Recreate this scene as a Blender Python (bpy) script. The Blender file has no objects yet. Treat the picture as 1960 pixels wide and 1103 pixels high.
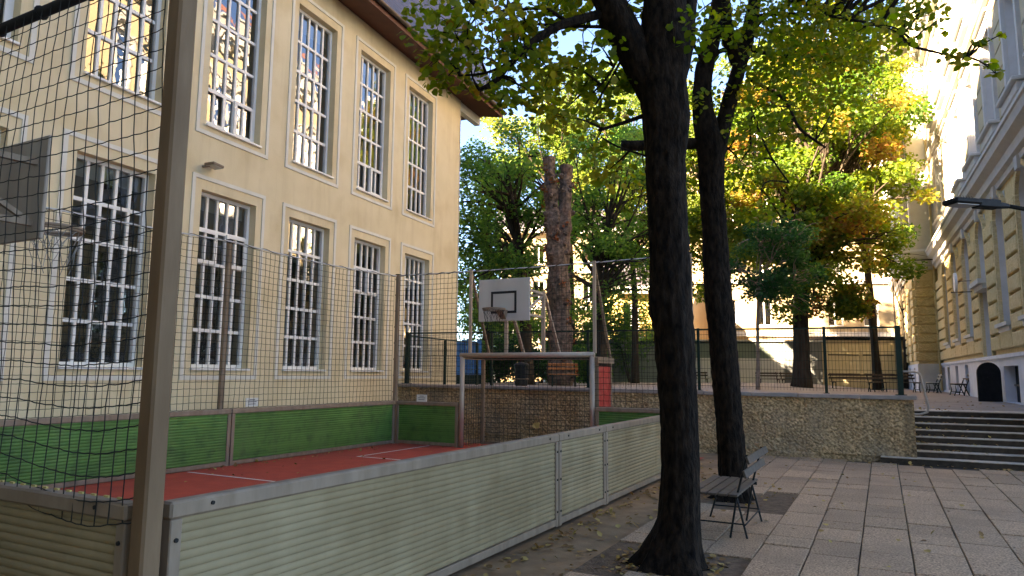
import bpy, bmesh, math, random
import numpy as np
from mathutils import Vector, Matrix, Quaternion
random.seed(7); rng = np.random.default_rng(11)
R = math.radians
S = bpy.context.scene
COL = S.collection

# ------------------------------------------------------------------ camera
EYE = 1.65; FPX = 1326.5; TILT = R(7.04); ROLL = R(.45)
_f = Vector((0, math.cos(TILT), math.sin(TILT))); _u0 = Vector((0, -math.sin(TILT), math.cos(TILT))); _r0 = Vector((1, 0, 0))
_r = _r0*math.cos(ROLL)+_u0*math.sin(ROLL); _u = -_r0*math.sin(ROLL)+_u0*math.cos(ROLL)
cd = bpy.data.cameras.new('camera'); cam = bpy.data.objects.new('camera', cd); COL.objects.link(cam)
M = Matrix.Identity(4)
for i in range(3):
    M[i][0] = _r[i]; M[i][1] = _u[i]; M[i][2] = -_f[i]
M[2][3] = EYE
cam.matrix_world = M
cd.sensor_width = 36; cd.lens = 36*FPX/1960; cd.clip_end = 1500; cd.clip_start = .05
S.camera = cam
# ------------------------------------------------------------------ sky, sun, exposure
ELEV = R(25); SUN_DIR = Vector((.86, .51, 0)).normalized()      # horizontal travel direction of the light
wd = bpy.data.worlds.new('World'); S.world = wd; wd.use_nodes = True
nt = wd.node_tree; nt.nodes.clear()
sky = nt.nodes.new('ShaderNodeTexSky'); sky.sky_type = 'NISHITA'; sky.sun_disc = False
sky.sun_elevation = ELEV; sky.sun_rotation = math.atan2(-SUN_DIR.x, -SUN_DIR.y); sky.air_density = .75; sky.dust_density = .1; sky.ozone_density = 6.0; sky.altitude = 600
bg = nt.nodes.new('ShaderNodeBackground'); bg.inputs[1].default_value = .05
wo = nt.nodes.new('ShaderNodeOutputWorld')
nt.links.new(sky.outputs[0], bg.inputs[0]); nt.links.new(bg.outputs[0], wo.inputs[0])
sd = bpy.data.lights.new('sun', 'SUN'); sd.energy = 4.6; sd.angle = R(.53); sd.color = (1, .93, .82)
sun = bpy.data.objects.new('sun', sd); COL.objects.link(sun)
_tr = Vector((SUN_DIR.x*math.cos(ELEV), SUN_DIR.y*math.cos(ELEV), -math.sin(ELEV)))
sun.rotation_euler = (-_tr).to_track_quat('Z', 'Y').to_euler(); sun.location = (-30, -20, 30)
vs = S.view_settings; vs.view_transform = 'Standard'; vs.look = 'None'; vs.gamma = 1; vs.exposure = 4.32; vs.use_curve_mapping = False
vs.use_white_balance = True; vs.white_balance_temperature = 9300; vs.white_balance_tint = 16

# ------------------------------------------------------------------ measuring helpers (pixel of the photograph -> place in the yard)
def ray(x, y): return _f+_r*((x-980)/FPX)+_u*((551.5-y)/FPX)
def AY(x, y, Y):
    d = ray(x, y); return Vector((0, 0, EYE))+d*(Y/d.y)
def G(x, y, z=0.0):
    d = ray(x, y); return Vector((0, 0, EYE))+d*((z-EYE)/d.z)

# ------------------------------------------------------------------ materials
MATS = {}
def mat(name, c1, c2=None, scale=3.0, rough=.8, bump=0.0, bscale=30.0, metal=0.0, detail=5, spec=.4, rand=0.0, stretch=None, c3=None, s3=.6, f3=.5, bdist=.01, streak=None, fs=.4):
    m = bpy.data.materials.new(name); m.use_nodes = True; n = m.node_tree.nodes; l = m.node_tree.links
    p = n['Principled BSDF']; p.inputs['Roughness'].default_value = rough; p.inputs['Metallic'].default_value = metal
    p.inputs['Specular IOR Level'].default_value = spec
    g = n.new('ShaderNodeNewGeometry'); vec = g.outputs['Position']
    if stretch:
        mp = n.new('ShaderNodeMapping'); mp.inputs['Scale'].default_value = stretch; l.new(vec, mp.inputs[0]); vec = mp.outputs[0]
    col = None
    c1 = (*c1, 1)
    c2 = (*(c2 or c1[:3]), 1)
    nz = n.new('ShaderNodeTexNoise'); nz.inputs['Scale'].default_value = scale; nz.inputs['Detail'].default_value = detail; l.new(vec, nz.inputs[0])
    rp = n.new('ShaderNodeValToRGB'); rp.color_ramp.elements[0].position = .32; rp.color_ramp.elements[1].position = .68
    rp.color_ramp.elements[0].color = c1; rp.color_ramp.elements[1].color = c2
    l.new(nz.outputs[0], rp.inputs[0]); col = rp.outputs[0]
    if c3:
        n3 = n.new('ShaderNodeTexNoise'); n3.inputs['Scale'].default_value = s3; n3.inputs['Detail'].default_value = 8; l.new(vec, n3.inputs[0])
        r3 = n.new('ShaderNodeMapRange'); r3.inputs[1].default_value = .5; r3.inputs[2].default_value = .72; r3.inputs[4].default_value = f3; l.new(n3.outputs[0], r3.inputs[0])
        mx = n.new('ShaderNodeMix'); mx.data_type = 'RGBA'; l.new(r3.outputs[0], mx.inputs[0]); l.new(col, mx.inputs[6]); mx.inputs[7].default_value = (*c3, 1); col = mx.outputs[2]
    if streak:
        sm_ = n.new('ShaderNodeMapping'); sm_.inputs['Scale'].default_value = (3.2, 3.2, .28); l.new(g.outputs['Position'], sm_.inputs[0])
        n4 = n.new('ShaderNodeTexNoise'); n4.inputs['Scale'].default_value = 1.0; n4.inputs['Detail'].default_value = 9; n4.inputs['Roughness'].default_value = .65; l.new(sm_.outputs[0], n4.inputs[0])
        r4 = n.new('ShaderNodeMapRange'); r4.inputs[1].default_value = .50; r4.inputs[2].default_value = .74; r4.inputs[4].default_value = fs; l.new(n4.outputs[0], r4.inputs[0])
        m4 = n.new('ShaderNodeMix'); m4.data_type = 'RGBA'; l.new(r4.outputs[0], m4.inputs[0]); l.new(col, m4.inputs[6]); m4.inputs[7].default_value = (*streak, 1); col = m4.outputs[2]
    if rand:
        oi = n.new('ShaderNodeObjectInfo'); mr = n.new('ShaderNodeMapRange'); mr.inputs[3].default_value = 1-rand; mr.inputs[4].default_value = 1+rand; l.new(oi.outputs['Random'], mr.inputs[0])
        hs = n.new('ShaderNodeHueSaturation'); l.new(mr.outputs[0], hs.inputs['Value']); l.new(col, hs.inputs['Color']); col = hs.outputs[0]
    l.new(col, p.inputs['Base Color'])
    if bump:
        nb = n.new('ShaderNodeTexNoise'); nb.inputs['Scale'].default_value = bscale; nb.inputs['Detail'].default_value = 6; l.new(vec, nb.inputs[0])
        b = n.new('ShaderNodeBump'); b.inputs['Strength'].default_value = bump; b.inputs['Distance'].default_value = bdist; l.new(nb.outputs[0], b.inputs['Height']); l.new(b.outputs[0], p.inputs['Normal'])
    MATS[name] = m; return m
mat('yellow_render', (.73, .60, .385), (.78, .65, .435), 1.6, .9, .35, 60, c3=(.62, .48, .275), s3=1.4, f3=.6, streak=(.48, .35, .18), fs=.36)
mat('trim', (.70, .66, .58), (.76, .72, .64), 5, .8, .15, 60)
mat('white_paint', (.86, .85, .82), (.80, .78, .75), 4, .45, spec=.5)
mat('soffit', (.085, .021, .010), (.125, .034, .017), 3, .6, .2, 14, stretch=(1, 1, 6))
mat('gutter', (.10, .075, .06), (.14, .10, .08), 6, .5, metal=.4)
mat('slate', (.065, .055, .062), (.105, .088, .098), 5, .55, .3, 30, rand=.12)
mat('galv', (.22, .155, .105), (.31, .225, .16), 9, .65, .12, 50, spec=.25, c3=(.22, .17, .13), s3=6, f3=.45, stretch=(1, 1, .25))
mat('galv_post', (.165, .095, .05), (.225, .135, .075), 9, .65, .15, 50, spec=.25, c3=(.15, .075, .035), s3=5, f3=.5, stretch=(1, 1, .2))
mat('galv_light', (.42, .34, .28), (.50, .42, .35), 9, .5, .1, 50, metal=.25, c3=(.33, .25, .2), s3=5, f3=.4, stretch=(1, 1, .3))
mat('board_cream', (.285, .215, .122), (.355, .275, .163), 2.5, .8, .06, 40, c3=(.22, .155, .08), s3=1.7, f3=.6, rand=.05, streak=(.20, .135, .07), fs=.4, spec=.12)
mat('board_green', (.06, .18, .036), (.085, .235, .05), 2.0, .55, .06, 40, c3=(.03, .085, .025), s3=4.5, f3=.7, rand=.10, streak=(.11, .17, .07), fs=.4)
mat('court_red', (.42, .056, .031), (.50, .070, .038), 4, .9, .3, 200, c3=(.33, .056, .036), s3=.8, f3=.5)
mat('line_white', (.62, .55, .52), (.72, .68, .64), 12, .8)
mat('net_black', (.012, .012, .011), None, 5, .8)
mat('net_green', (.03, .034, .026), None, 5, .8)
mat('net_white', (.3, .29, .27), None, 5, .8)
mat('rope', (.5, .5, .5), (.62, .62, .62), 20, .7)
mat('yellow_tie', (.55, .42, .14), None, 5, .6)
mat('dark_metal', (.010, .010, .010), (.018, .017, .017), 8, .6, spec=.2)
mat('backboard', (.52, .505, .47), (.58, .56, .52), 3, .6, c3=(.42, .39, .35), s3=2, f3=.5, stretch=(1, 1, .3))
mat('backboard_old', (.33, .28, .235), (.40, .345, .29), 3, .75, c3=(.23, .19, .155), s3=2.5, f3=.5, stretch=(1, 1, .3))
mat('black_mark', (.015, .015, .018), None, 5, .6)
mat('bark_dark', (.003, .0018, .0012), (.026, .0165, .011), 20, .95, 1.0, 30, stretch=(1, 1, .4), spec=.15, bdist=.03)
mat('bark', (.028, .02, .014), (.06, .045, .032), 8, .95, .8, 22, stretch=(1, 1, .25), spec=.2, bdist=.03)
mat('bark_pollard', (.045, .034, .028), (.20, .145, .115), 9, .95, .9, 14, c3=(.20, .09, .06), s3=3.6, f3=.4, spec=.15, bdist=.03)
mat('bark_young', (.22, .15, .11), (.30, .21, .16), 8, .9, .5, 30)
mat('slab', (.165, .10, .06), (.62, .41, .255), 60, .85, .6, 90, rand=.14, detail=3, c3=(.22, .15, .10), s3=1.1, f3=.6)
mat('dirt', (.24, .14, .07), (.32, .20, .11), 5, .95, .5, 40, c3=(.08, .06, .045), s3=1.4, f3=.6)
mat('joint_dirt', (.035, .028, .022), (.06, .048, .038), 14, .95, .4, 50)
mat('pit_soil', (.10, .062, .036), (.18, .115, .07), 12, .95, .8, 40, bdist=.03)
mat('wall_rough', (.18, .115, .058), (.70, .46, .245), 22, .95, 1.0, 20, c3=(.26, .205, .15), s3=.7, f3=.8, bdist=.05, streak=(.09, .062, .04), fs=.6, detail=8)
mat('coping', (.26, .225, .20), (.36, .30, .27), 5, .9, .4, 40, c3=(.16, .13, .11), s3=2)
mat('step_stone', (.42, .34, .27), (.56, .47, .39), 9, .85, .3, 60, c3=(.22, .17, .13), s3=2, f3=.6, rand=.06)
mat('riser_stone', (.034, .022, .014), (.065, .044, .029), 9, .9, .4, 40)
mat('terrace', (.21, .165, .145), (.29, .235, .21), 2.5, .9, .2, 30, c3=(.20, .16, .14), s3=.5, f3=.6)
mat('asphalt', (.06, .055, .05), (.09, .08, .075), 8, .95, .3, 60)
mat('fence_green', (.003, .016, .011), (.005, .024, .016), 6, .55, spec=.3)
mat('wood_dark', (.085, .062, .045), (.135, .10, .075), 10, .75, .3, 30, stretch=(1, 1, 1), rand=.15)
mat('wood_grey', (.065, .045, .032), (.11, .08, .058), 14, .7, .3, 40, rand=.12)
mat('wood_orange', (.40, .15, .045), (.50, .20, .07), 8, .7, .2, 40, rand=.1)
mat('yellow_stone', (.60, .44, .21), (.70, .54, .29), 7, .9, .9, 16, rand=.06, bdist=.05)
mat('yellow_upper', (.46, .37, .23), (.51, .415, .27), 3, .85, .2, 40)
mat('white_stone', (.50, .475, .43), (.56, .535, .49), 4, .8, .15, 40)
mat('plinth', (.58, .60, .64), (.66, .68, .71), 3, .75, .15, 40, c3=(.46, .46, .47), s3=1.2, f3=.4)
mat('cream_far', (.30, .225, .13), (.34, .26, .155), 1, .9)
mat('orange_far', (.72, .48, .14), (.76, .52, .18), 1, .9)
mat('garage_white', (.74, .73, .69), (.80, .79, .75), 1.5, .85, c3=(.58, .57, .53), s3=.8, f3=.5)
mat('garage_grey', (.15, .16, .155), (.19, .20, .195), 1.5, .8)
mat('garage_green', (.17, .22, .18), (.22, .27, .22), 1.5, .8)
mat('door_yellow', (.66, .54, .32), (.72, .60, .37), 2, .7)
mat('blue_sheet', (.02, .16, .48), (.03, .24, .60), 5, .5, .2, 20)
mat('red_pad', (.42, .035, .028), (.52, .05, .04), 6, .6, .3, 30, c3=(.5, .2, .17), s3=6, f3=.4)
mat('ac_grey', (.5, .5, .48), None, 4, .6)
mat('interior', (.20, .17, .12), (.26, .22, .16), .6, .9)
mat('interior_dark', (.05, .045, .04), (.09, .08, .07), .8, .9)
mat('blind', (.42, .40, .34), (.5, .47, .4), 2, .8)
mat('roof_red', (.24, .085, .055), (.30, .12, .08), 6, .8)
mat('lamp_glass', (.45, .45, .43), None, 4, .25)
mat('sign_white', (.7, .69, .66), (.76, .75, .72), 10, .6)
mat('sign_ink', (.06, .07, .10), None, 10, .6)

def glass_mat(name, ior=1.9, tint=(.62, .66, .68), wob=.02, base=.10):
    m = bpy.data.materials.new(name); m.use_nodes = True; n = m.node_tree.nodes; l = m.node_tree.links; n.clear()
    o = n.new('ShaderNodeOutputMaterial'); mx = n.new('ShaderNodeMixShader'); tr = n.new('ShaderNodeBsdfTransparent'); tr.inputs[0].default_value = (*tint, 1)
    gl = n.new('ShaderNodeBsdfGlossy'); gl.inputs['Roughness'].default_value = .0; gl.inputs['Color'].default_value = (.95, .96, .97, 1)
    fr = n.new('ShaderNodeFresnel'); fr.inputs[0].default_value = ior
    ad = n.new('ShaderNodeMath'); ad.operation = 'ADD'; ad.inputs[1].default_value = base; ad.use_clamp = True
    g = n.new('ShaderNodeNewGeometry'); nz = n.new('ShaderNodeTexNoise'); nz.inputs['Scale'].default_value = 2.6; nz.inputs['Detail'].default_value = 1.5
    l.new(g.outputs['Position'], nz.inputs[0])
    b = n.new('ShaderNodeBump'); b.inputs['Strength'].default_value = 1; b.inputs['Distance'].default_value = wob; l.new(nz.outputs[0], b.inputs['Height'])
    l.new(b.outputs[0], gl.inputs['Normal']); l.new(fr.outputs[0], ad.inputs[0]); l.new(ad.outputs[0], mx.inputs[0])
    l.new(tr.outputs[0], mx.inputs[1]); l.new(gl.outputs[0], mx.inputs[2]); l.new(mx.outputs[0], o.inputs[0]); MATS[name] = m
glass_mat('glass', 1.7, wob=.003, base=.10)
glass_mat('glass_far', 1.7, (.2, .22, .25), .003, .1)

def leaf_mat(name, stops, rough=.55, trans=.5):
    m = bpy.data.materials.new(name); m.use_nodes = True; n = m.node_tree.nodes; l = m.node_tree.links; n.clear()
    o = n.new('ShaderNodeOutputMaterial'); at = n.new('ShaderNodeAttribute'); at.attribute_name = 'tint'
    rp = n.new('ShaderNodeValToRGB'); cr = rp.color_ramp
    while len(cr.elements) < len(stops): cr.elements.new(.5)
    for e, (p, c) in zip(cr.elements, stops): e.position = p; e.color = (*c, 1)
    l.new(at.outputs['Fac'], rp.inputs[0])
    df = n.new('ShaderNodeBsdfPrincipled'); df.inputs['Roughness'].default_value = rough; df.inputs['Specular IOR Level'].default_value = .3; l.new(rp.outputs[0], df.inputs['Base Color'])
    tl = n.new('ShaderNodeBsdfTranslucent'); hs = n.new('ShaderNodeHueSaturation'); hs.inputs['Value'].default_value = 1.25; hs.inputs['Saturation'].default_value = 1.1
    l.new(rp.outputs[0], hs.inputs['Color']); l.new(hs.outputs[0], tl.inputs[0])
    mx = n.new('ShaderNodeMixShader'); mx.inputs[0].default_value = trans; l.new(df.outputs[0], mx.inputs[1]); l.new(tl.outputs[0], mx.inputs[2]); l.new(mx.outputs[0], o.inputs[0]); MATS[name] = m
leaf_mat('leaf_lime', [(0, (.08, .14, .016)), (.4, (.18, .235, .025)), (.7, (.32, .29, .035)), (.93, (.44, .33, .06)), (1, (.36, .19, .04))], .55, .62)
leaf_mat('leaf_green', [(0, (.055, .14, .035)), (.45, (.115, .25, .055)), (.8, (.20, .33, .065)), (1, (.32, .36, .075))], .55, .6)
leaf_mat('leaf_dark', [(0, (.014, .06, .018)), (.6, (.03, .10, .026)), (1, (.06, .145, .036))])
leaf_mat('leaf_chestnut', [(0, (.055, .125, .022)), (.3, (.12, .185, .03)), (.55, (.21, .23, .035)), (.75, (.26, .18, .045)), (1, (.23, .10, .04))], .55, .6)
leaf_mat('leaf_pale', [(0, (.07, .13, .03)), (.5, (.15, .20, .04)), (.8, (.27, .27, .06)), (1, (.36, .30, .07))], .55, .6)
leaf_mat('leaf_litter', [(0, (.20, .10, .04)), (.4, (.34, .20, .07)), (.75, (.50, .36, .12)), (1, (.26, .12, .05))], .8, .15)
leaf_mat('leaf_rust', [(0, (.16, .05, .02)), (.5, (.30, .085, .03)), (1, (.12, .12, .03))], .7, .3)

# ------------------------------------------------------------------ mesh helpers
class MB:
    def __init__(s): s.v = []; s.f = []; s.m = []
    def add(s, vs, fs, mi=0):
        o = len(s.v); s.v += [tuple(q) for q in vs]; s.f += [tuple(i+o for i in f) for f in fs]; s.m += [mi]*len(fs); return s
    def box(s, x0, x1, y0, y1, z0, z1, mi=0):
        return s.add([(x0, y0, z0), (x1, y0, z0), (x1, y1, z0), (x0, y1, z0), (x0, y0, z1), (x1, y0, z1), (x1, y1, z1), (x0, y1, z1)],
                     [(0, 3, 2, 1), (4, 5, 6, 7), (0, 1, 5, 4), (1, 2, 6, 5), (2, 3, 7, 6), (3, 0, 4, 7)], mi)
    def bar(s, p, q, w, h, up=(0, 0, 1), mi=0):
        p = Vector(p); q = Vector(q); d = (q-p).normalized(); up = Vector(up)
        if abs(d.dot(up)) > .98: up = Vector((1, 0, 0))
        a = d.cross(up).normalized()*w/2; b = a.cross(d).normalized()*h/2
        vs = [e+i*a+j*b for e in (p, q) for i, j in ((-1, -1), (1, -1), (1, 1), (-1, 1))]
        return s.add(vs, [(0, 1, 2, 3), (7, 6, 5, 4), (0, 4, 5, 1), (1, 5, 6, 2), (2, 6, 7, 3), (3, 7, 4, 0)], mi)
    def tube(s, pts, rad, n=8, cap=True, mi=0, jit=0.0, phase=0.0):
        pts = [Vector(p) for p in pts]; k = len(pts)
        if not hasattr(rad, '__len__'): rad = [rad]*k
        up = Vector((0, 0, 1)); t0 = (pts[1]-pts[0]).normalized()
        if abs(t0.z) > .9: up = Vector((1, 0, 0))
        a = t0.cross(up).normalized(); vs = []
        for i, p in enumerate(pts):
            t = (pts[min(i+1, k-1)]-pts[max(i-1, 0)]).normalized()
            a = (a-t*a.dot(t)).normalized(); b = t.cross(a)
            for j in range(n):
                th = 2*math.pi*j/n+phase; r = rad[i]
                if jit: r *= 1+jit*(math.sin(3*th+i*.37)*.5+math.sin(5*th-i*.61)*.3+random.uniform(-.5, .5))
                vs.append(p+a*(math.cos(th)*r)+b*(math.sin(th)*r))
        fs = [(i*n+j, i*n+(j+1) % n, (i+1)*n+(j+1) % n, (i+1)*n+j) for i in range(k-1) for j in range(n)]
        if cap: fs += [tuple(range(n-1, -1, -1)), tuple((k-1)*n+j for j in range(n))]
        return s.add(vs, fs, mi)
    def lathe(s, prof, n=16, c=(0, 0, 0), mi=0):
        vs = [(c[0]+r*math.cos(2*math.pi*j/n), c[1]+r*math.sin(2*math.pi*j/n), c[2]+z) for r, z in prof for j in range(n)]
        k = len(prof); fs = [(i*n+j, i*n+(j+1) % n, (i+1)*n+(j+1) % n, (i+1)*n+j) for i in range(k-1) for j in range(n)]
        fs += [tuple(range(n-1, -1, -1)), tuple((k-1)*n+j for j in range(n))]
        return s.add(vs, fs, mi)
    def ring(s, c, r, tr, ax=(0, 0, 1), n=24, m=6, mi=0):
        ax = Vector(ax).normalized(); a = ax.orthogonal().normalized(); b = ax.cross(a); c = Vector(c); vs = []
        for i in range(n):
            d = a*math.cos(2*math.pi*i/n)+b*math.sin(2*math.pi*i/n)
            for j in range(m):
                vs.append(c+d*(r+tr*math.cos(2*math.pi*j/m))+ax*(tr*math.sin(2*math.pi*j/m)))
        return s.add(vs, [(i*m+j, ((i+1) % n)*m+j, ((i+1) % n)*m+(j+1) % m, i*m+(j+1) % m) for i in range(n) for j in range(m)], mi)
    def mesh(s, name, mats, smooth=False):
        me = bpy.data.meshes.new(name); me.from_pydata(s.v, [], s.f)
        if isinstance(mats, str): mats = [mats]
        for q in mats: me.materials.append(MATS[q])
        if len(mats) > 1: me.polygons.foreach_set('material_index', s.m)
        if smooth: me.polygons.foreach_set('use_smooth', [True]*len(me.polygons))
        me.update(); return me
    def build(s, name, mats, parent=None, smooth=False, bevel=0.0):
        return link(name, s.mesh(name, mats, smooth), parent, bevel)
def link(name, me, parent=None, bevel=0.0, loc=None, rz=None, scale=None):
    o = bpy.data.objects.new(name, me); COL.objects.link(o)
    if parent is not None: o.parent = parent
    if loc is not None: o.location = loc
    if rz is not None: o.rotation_euler[2] = rz
    if scale is not None: o.scale = scale
    if bevel:
        b = o.modifiers.new('bevel', 'BEVEL'); b.width = bevel; b.segments = 1; b.limit_method = 'ANGLE'
    return o
def tag(o, label=None, cat=None, group=None, kind=None):
    if label: o['label'] = label
    if cat: o['category'] = cat
    if group: o['group'] = group
    if kind: o['kind'] = kind
    return o
def thing(name, label, cat, loc=(0, 0, 0), rz=0.0, group=None):
    o = bpy.data.objects.new(name, None); COL.objects.link(o); o.location = loc; o.rotation_euler[2] = rz; o.empty_display_size = .2
    return tag(o, label, cat, group)
def struct(o): o['kind'] = 'structure'; return o
def stuff(o): o['kind'] = 'stuff'; return o
def wall_holes(mb, x0, x1, z0, z1, holes, y, dep, mi=0, mr=None):
    """wall sheet in the local xz plane at y with rectangular openings and reveals of depth dep"""
    xs = sorted({x0, x1, *[h[0] for h in holes], *[h[1] for h in holes]}); zs = sorted({z0, z1, *[h[2] for h in holes], *[h[3] for h in holes]})
    xs = [x for x in xs if x0 <= x <= x1]; zs = [z for z in zs if z0 <= z <= z1]
    for i in range(len(xs)-1):
        for j in range(len(zs)-1):
            cx = (xs[i]+xs[i+1])/2; cz = (zs[j]+zs[j+1])/2
            if any(h[0] < cx < h[1] and h[2] < cz < h[3] for h in holes): continue
            mb.add([(xs[i], y, zs[j]), (xs[i+1], y, zs[j]), (xs[i+1], y, zs[j+1]), (xs[i], y, zs[j+1])], [(0, 1, 2, 3)], mi)
    mr = mi if mr is None else mr
    for a, b, c, d in holes:
        e = y+dep
        mb.add([(a, y, c), (a, e, c), (a, e, d), (a, y, d)], [(0, 1, 2, 3)], mr); mb.add([(b, y, c), (b, e, c), (b, e, d), (b, y, d)], [(0, 1, 2, 3)], mr)
        mb.add([(a, y, c), (b, y, c), (b, e, c), (a, e, c)], [(0, 1, 2, 3)], mr); mb.add([(a, y, d), (b, y, d), (b, e, d), (a, e, d)], [(0, 1, 2, 3)], mr)
UNIT = MB().box(-.5, .5, -.5, .5, -.5, .5)
def unit(matname, bev=.0):
    me = UNIT.mesh('piece', matname)
    return me

# ------------------------------------------------------------------ layout frames
CA = R(28); A = Vector((math.sin(CA), math.cos(CA), 0)); B = Vector((-math.cos(CA), math.sin(CA), 0))   # court: along, to the left
def c(a, b, z=0.0): return A*a+B*b+Vector((0, 0, z))
COURT_RZ = math.atan2(A.y, A.x)
A0, A1, B0, B1 = 2.28, 13.4, 3.24, 10.24
W0 = Vector((7.75, 13.5, 0)); W1 = Vector((-3.08, 19.08, 0)); WD = (W1-W0).normalized(); WN = Vector((-WD.y, WD.x, 0))*-1   # wall: leftwards, and back into the terrace
if WN.y < 0: WN = -WN
def w(s, p, z=0.0): return W0+WD*s+WN*p+Vector((0, 0, z))
WRZ = math.atan2(WD.y, WD.x)
def sm(t): t = max(0., min(1., t)); return t*t*(3-2*t)
def terr_z(s): return .95+.29*sm((s-.3)/4.5)

# ================================================================== SETTING
o = MB().add([(-300, -200, -.12), (300, -200, -.12), (300, 500, -.12), (-300, 500, -.12)], [(0, 1, 2, 3)]).build('ground', 'asphalt'); struct(o)
# dirt path under and beside the court
mb = MB(); q = [c(-6, 12.5), c(-6, -9), c(20, -9), c(20, 12.5)]
mb.add([(p.x, p.y, -.03) for p in q], [(0, 1, 2, 3)]); struct(mb.build('path', 'dirt'))
# red court
q = [c(A0+.02, B1, .004), c(A0+.02, B0+.01, .004), c(A1+1.0, B0+.01, .004), c(A1+1.0, B1, .004)]
court = struct(MB().add(q, [(0, 1, 2, 3)]).build('court_surface', 'court_red'))
def stripe(a0, b0, a1, b1, wd=.05):
    p = c(a0, b0, .009); q = c(a1, b1, .009); d = (q-p).normalized(); n = Vector((-d.y, d.x, 0))*wd/2
    MB().add([p-n, q-n, q+n, p+n], [(0, 1, 2, 3)]).build('painted_line', 'line_white', court)
stripe(7.8, B0+.1, 7.8, B1-.1); stripe(10.9, 9.2, 13.35, 9.2); stripe(10.9, 4.28, 13.35, 4.28); stripe(10.9, 4.25, 10.9, 9.23)
stripe(4.7, 9.2, 2.3, 9.2); stripe(4.7, 4.28, 2.3, 4.28); stripe(4.7, 4.25, 4.7, 9.23)

# paving: every slab its own piece on a bed
pav = struct(MB().add([tuple(c(2, 2.41, -.022)), tuple(c(2, -6.5, -.022)), tuple(c(16.6, -6.5, -.022)), tuple(c(17.6, 2.41, -.022))], [(0, 1, 2, 3)]).build('pavement', 'joint_dirt'))
def slab_mesh(L, Wd):
    bm = bmesh.new(); bmesh.ops.create_cube(bm, size=1)
    for v in bm.verts: v.co = Vector((v.co.x*(L-.012), v.co.y*(Wd-.012), (v.co.z-.5)*.03))
    bmesh.ops.bevel(bm, geom=[e for e in bm.edges if all(v.co.z > -.01 for v in e.verts)], offset=.006, segments=1, affect='EDGES')
    me = bpy.data.meshes.new('slab'); bm.to_mesh(me); bm.free(); me.materials.append(MATS['slab']); return me
SL = {(l, wd): slab_mesh(l, wd) for l in (.42, .63, .84) for wd in (.43,)}
pits = [(5.75, 6.72, 1.22, 2.24), (9.35, 10.45, 1.36, 2.4)]
rs = random.Random(5); nslab = 0
for k in range(-14, 5):
    bc = .27+.43*k+.215
    if bc > 2.3: continue
    a = 3.0+rs.uniform(0, .7)
    while True:
        L = rs.choice((.42, .63, .63, .84)); a1 = a+L
        lim = (W0-Vector((0, 0, 0))).dot(A)+.0 + ( (W0.dot(B)-bc)*-.02)
        lim = 13.5*A.y+7.75*A.x-.05 if bc > -.4 else 15.1
        if bc > .6: lim = 15.55
        if a1 > lim+.3: break
        am = (a+a1)/2
        p = c(am, bc)
        inpit = any(x0-.1 < am < x1+.1 and y0-.02 < bc < y1+.02 for x0, x1, y0, y1 in pits)
        # keep to what the photograph can show
        d = p-Vector((0, 0, EYE)); dep = d.dot(_f); u = 980+FPX*d.dot(_r)/dep if dep > .1 else 9999; v = 551.5-FPX*d.dot(_u)/dep if dep > .1 else 9999
        if not inpit and 940 < u < 2080 and v < 1230 and nslab < 300:
            ob = link('slab', SL[(L, .43)], pav, loc=(p.x, p.y, rs.uniform(-.005, .006)), rz=COURT_RZ+rs.uniform(-.008, .008)); ob.rotation_euler[0] = rs.uniform(-.009, .009); ob.rotation_euler[1] = rs.uniform(-.009, .009); nslab += 1
        a = a1
for i, (x0, x1, y0, y1) in enumerate(pits):
    q = [c(x0-.7, y0-.25, -.014), c(x1+.7, y0-.25, -.014), c(x1+.7, 2.42, -.014), c(x0-.7, 2.42, -.014)]
    MB().add(q, [(0, 1, 2, 3)]).build('tree_pit', 'pit_soil', pav)

# terrace behind the wall
mb = MB(); N = 26
for sgn, s0, s1, p0 in ((0, 0., 17., .2), (1, -16., 0., 1.68)):
    ss = [s0+(s1-s0)*i/N for i in range(N+1)]; vs = []
    for s_ in ss:
        for pp in (p0, 55): vs.append(tuple(w(s_, pp, terr_z(s_))))
    mb.add(vs, [(2*i, 2*i+1, 2*i+3, 2*i+2) for i in range(N)])
struct(mb.build('terrace_ground', 'terrace'))

# retaining wall with a rough face, coping stones one by one
wt = thing('retaining_wall', 'rough brown stone retaining wall below the green mesh fence', 'wall', W0, WRZ)
mb = MB(); nx, nz = 300, 36; LW = (W1-W0).length
yb = lambda x, z: .03*math.sin(x*2.1+z*3)+.02*math.sin(x*5.3-z*4)+.018*(random.random()-.5)+(.05 if z < .1 else 0)*.5
vs = []
top = lambda x: 1.20+.07*x/LW
for i in range(nx+1):
    for j in range(nz+1):
        x = LW*i/nx; z = -.1+(top(x)+.1)*j/nz; e = 0 if 0 < i < nx else .3
        vs.append((x, yb(x, z)+0.0 if e == 0 else 0.0, z))
sgn = 1 if (Matrix.Rotation(WRZ, 3, 'Z') @ Vector((0, 1, 0))).dot(WN) > 0 else -1
vs = [(x, sgn*(abs(y)*1.0), z) for x, y, z in vs]
mb.add(vs, [(i*(nz+1)+j, (i+1)*(nz+1)+j, (i+1)*(nz+1)+j+1, i*(nz+1)+j+1) for i in range(nx) for j in range(nz)])
mb.add([(0, 0, -.1), (0, sgn*.5, -.1), (0, sgn*.5, 1.2), (0, 0, 1.2)], [(0, 1, 2, 3)])
mb.build('wall_face', 'wall_rough', wt, smooth=False)
x = -.06
rs = random.Random(3)
while x < LW-.2:
    L = rs.uniform(.9, 1.3); L = min(L, LW-x); z = top(x+L/2)
    y0, y1 = sorted((-.05*sgn, .34*sgn))
    MB().box(x+.006, x+L-.006, y0+rs.uniform(-.01, .01), y1, z, z+.085+rs.uniform(-.006, .006)).build('coping_stone', 'coping', wt, bevel=.012); x += L

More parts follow.
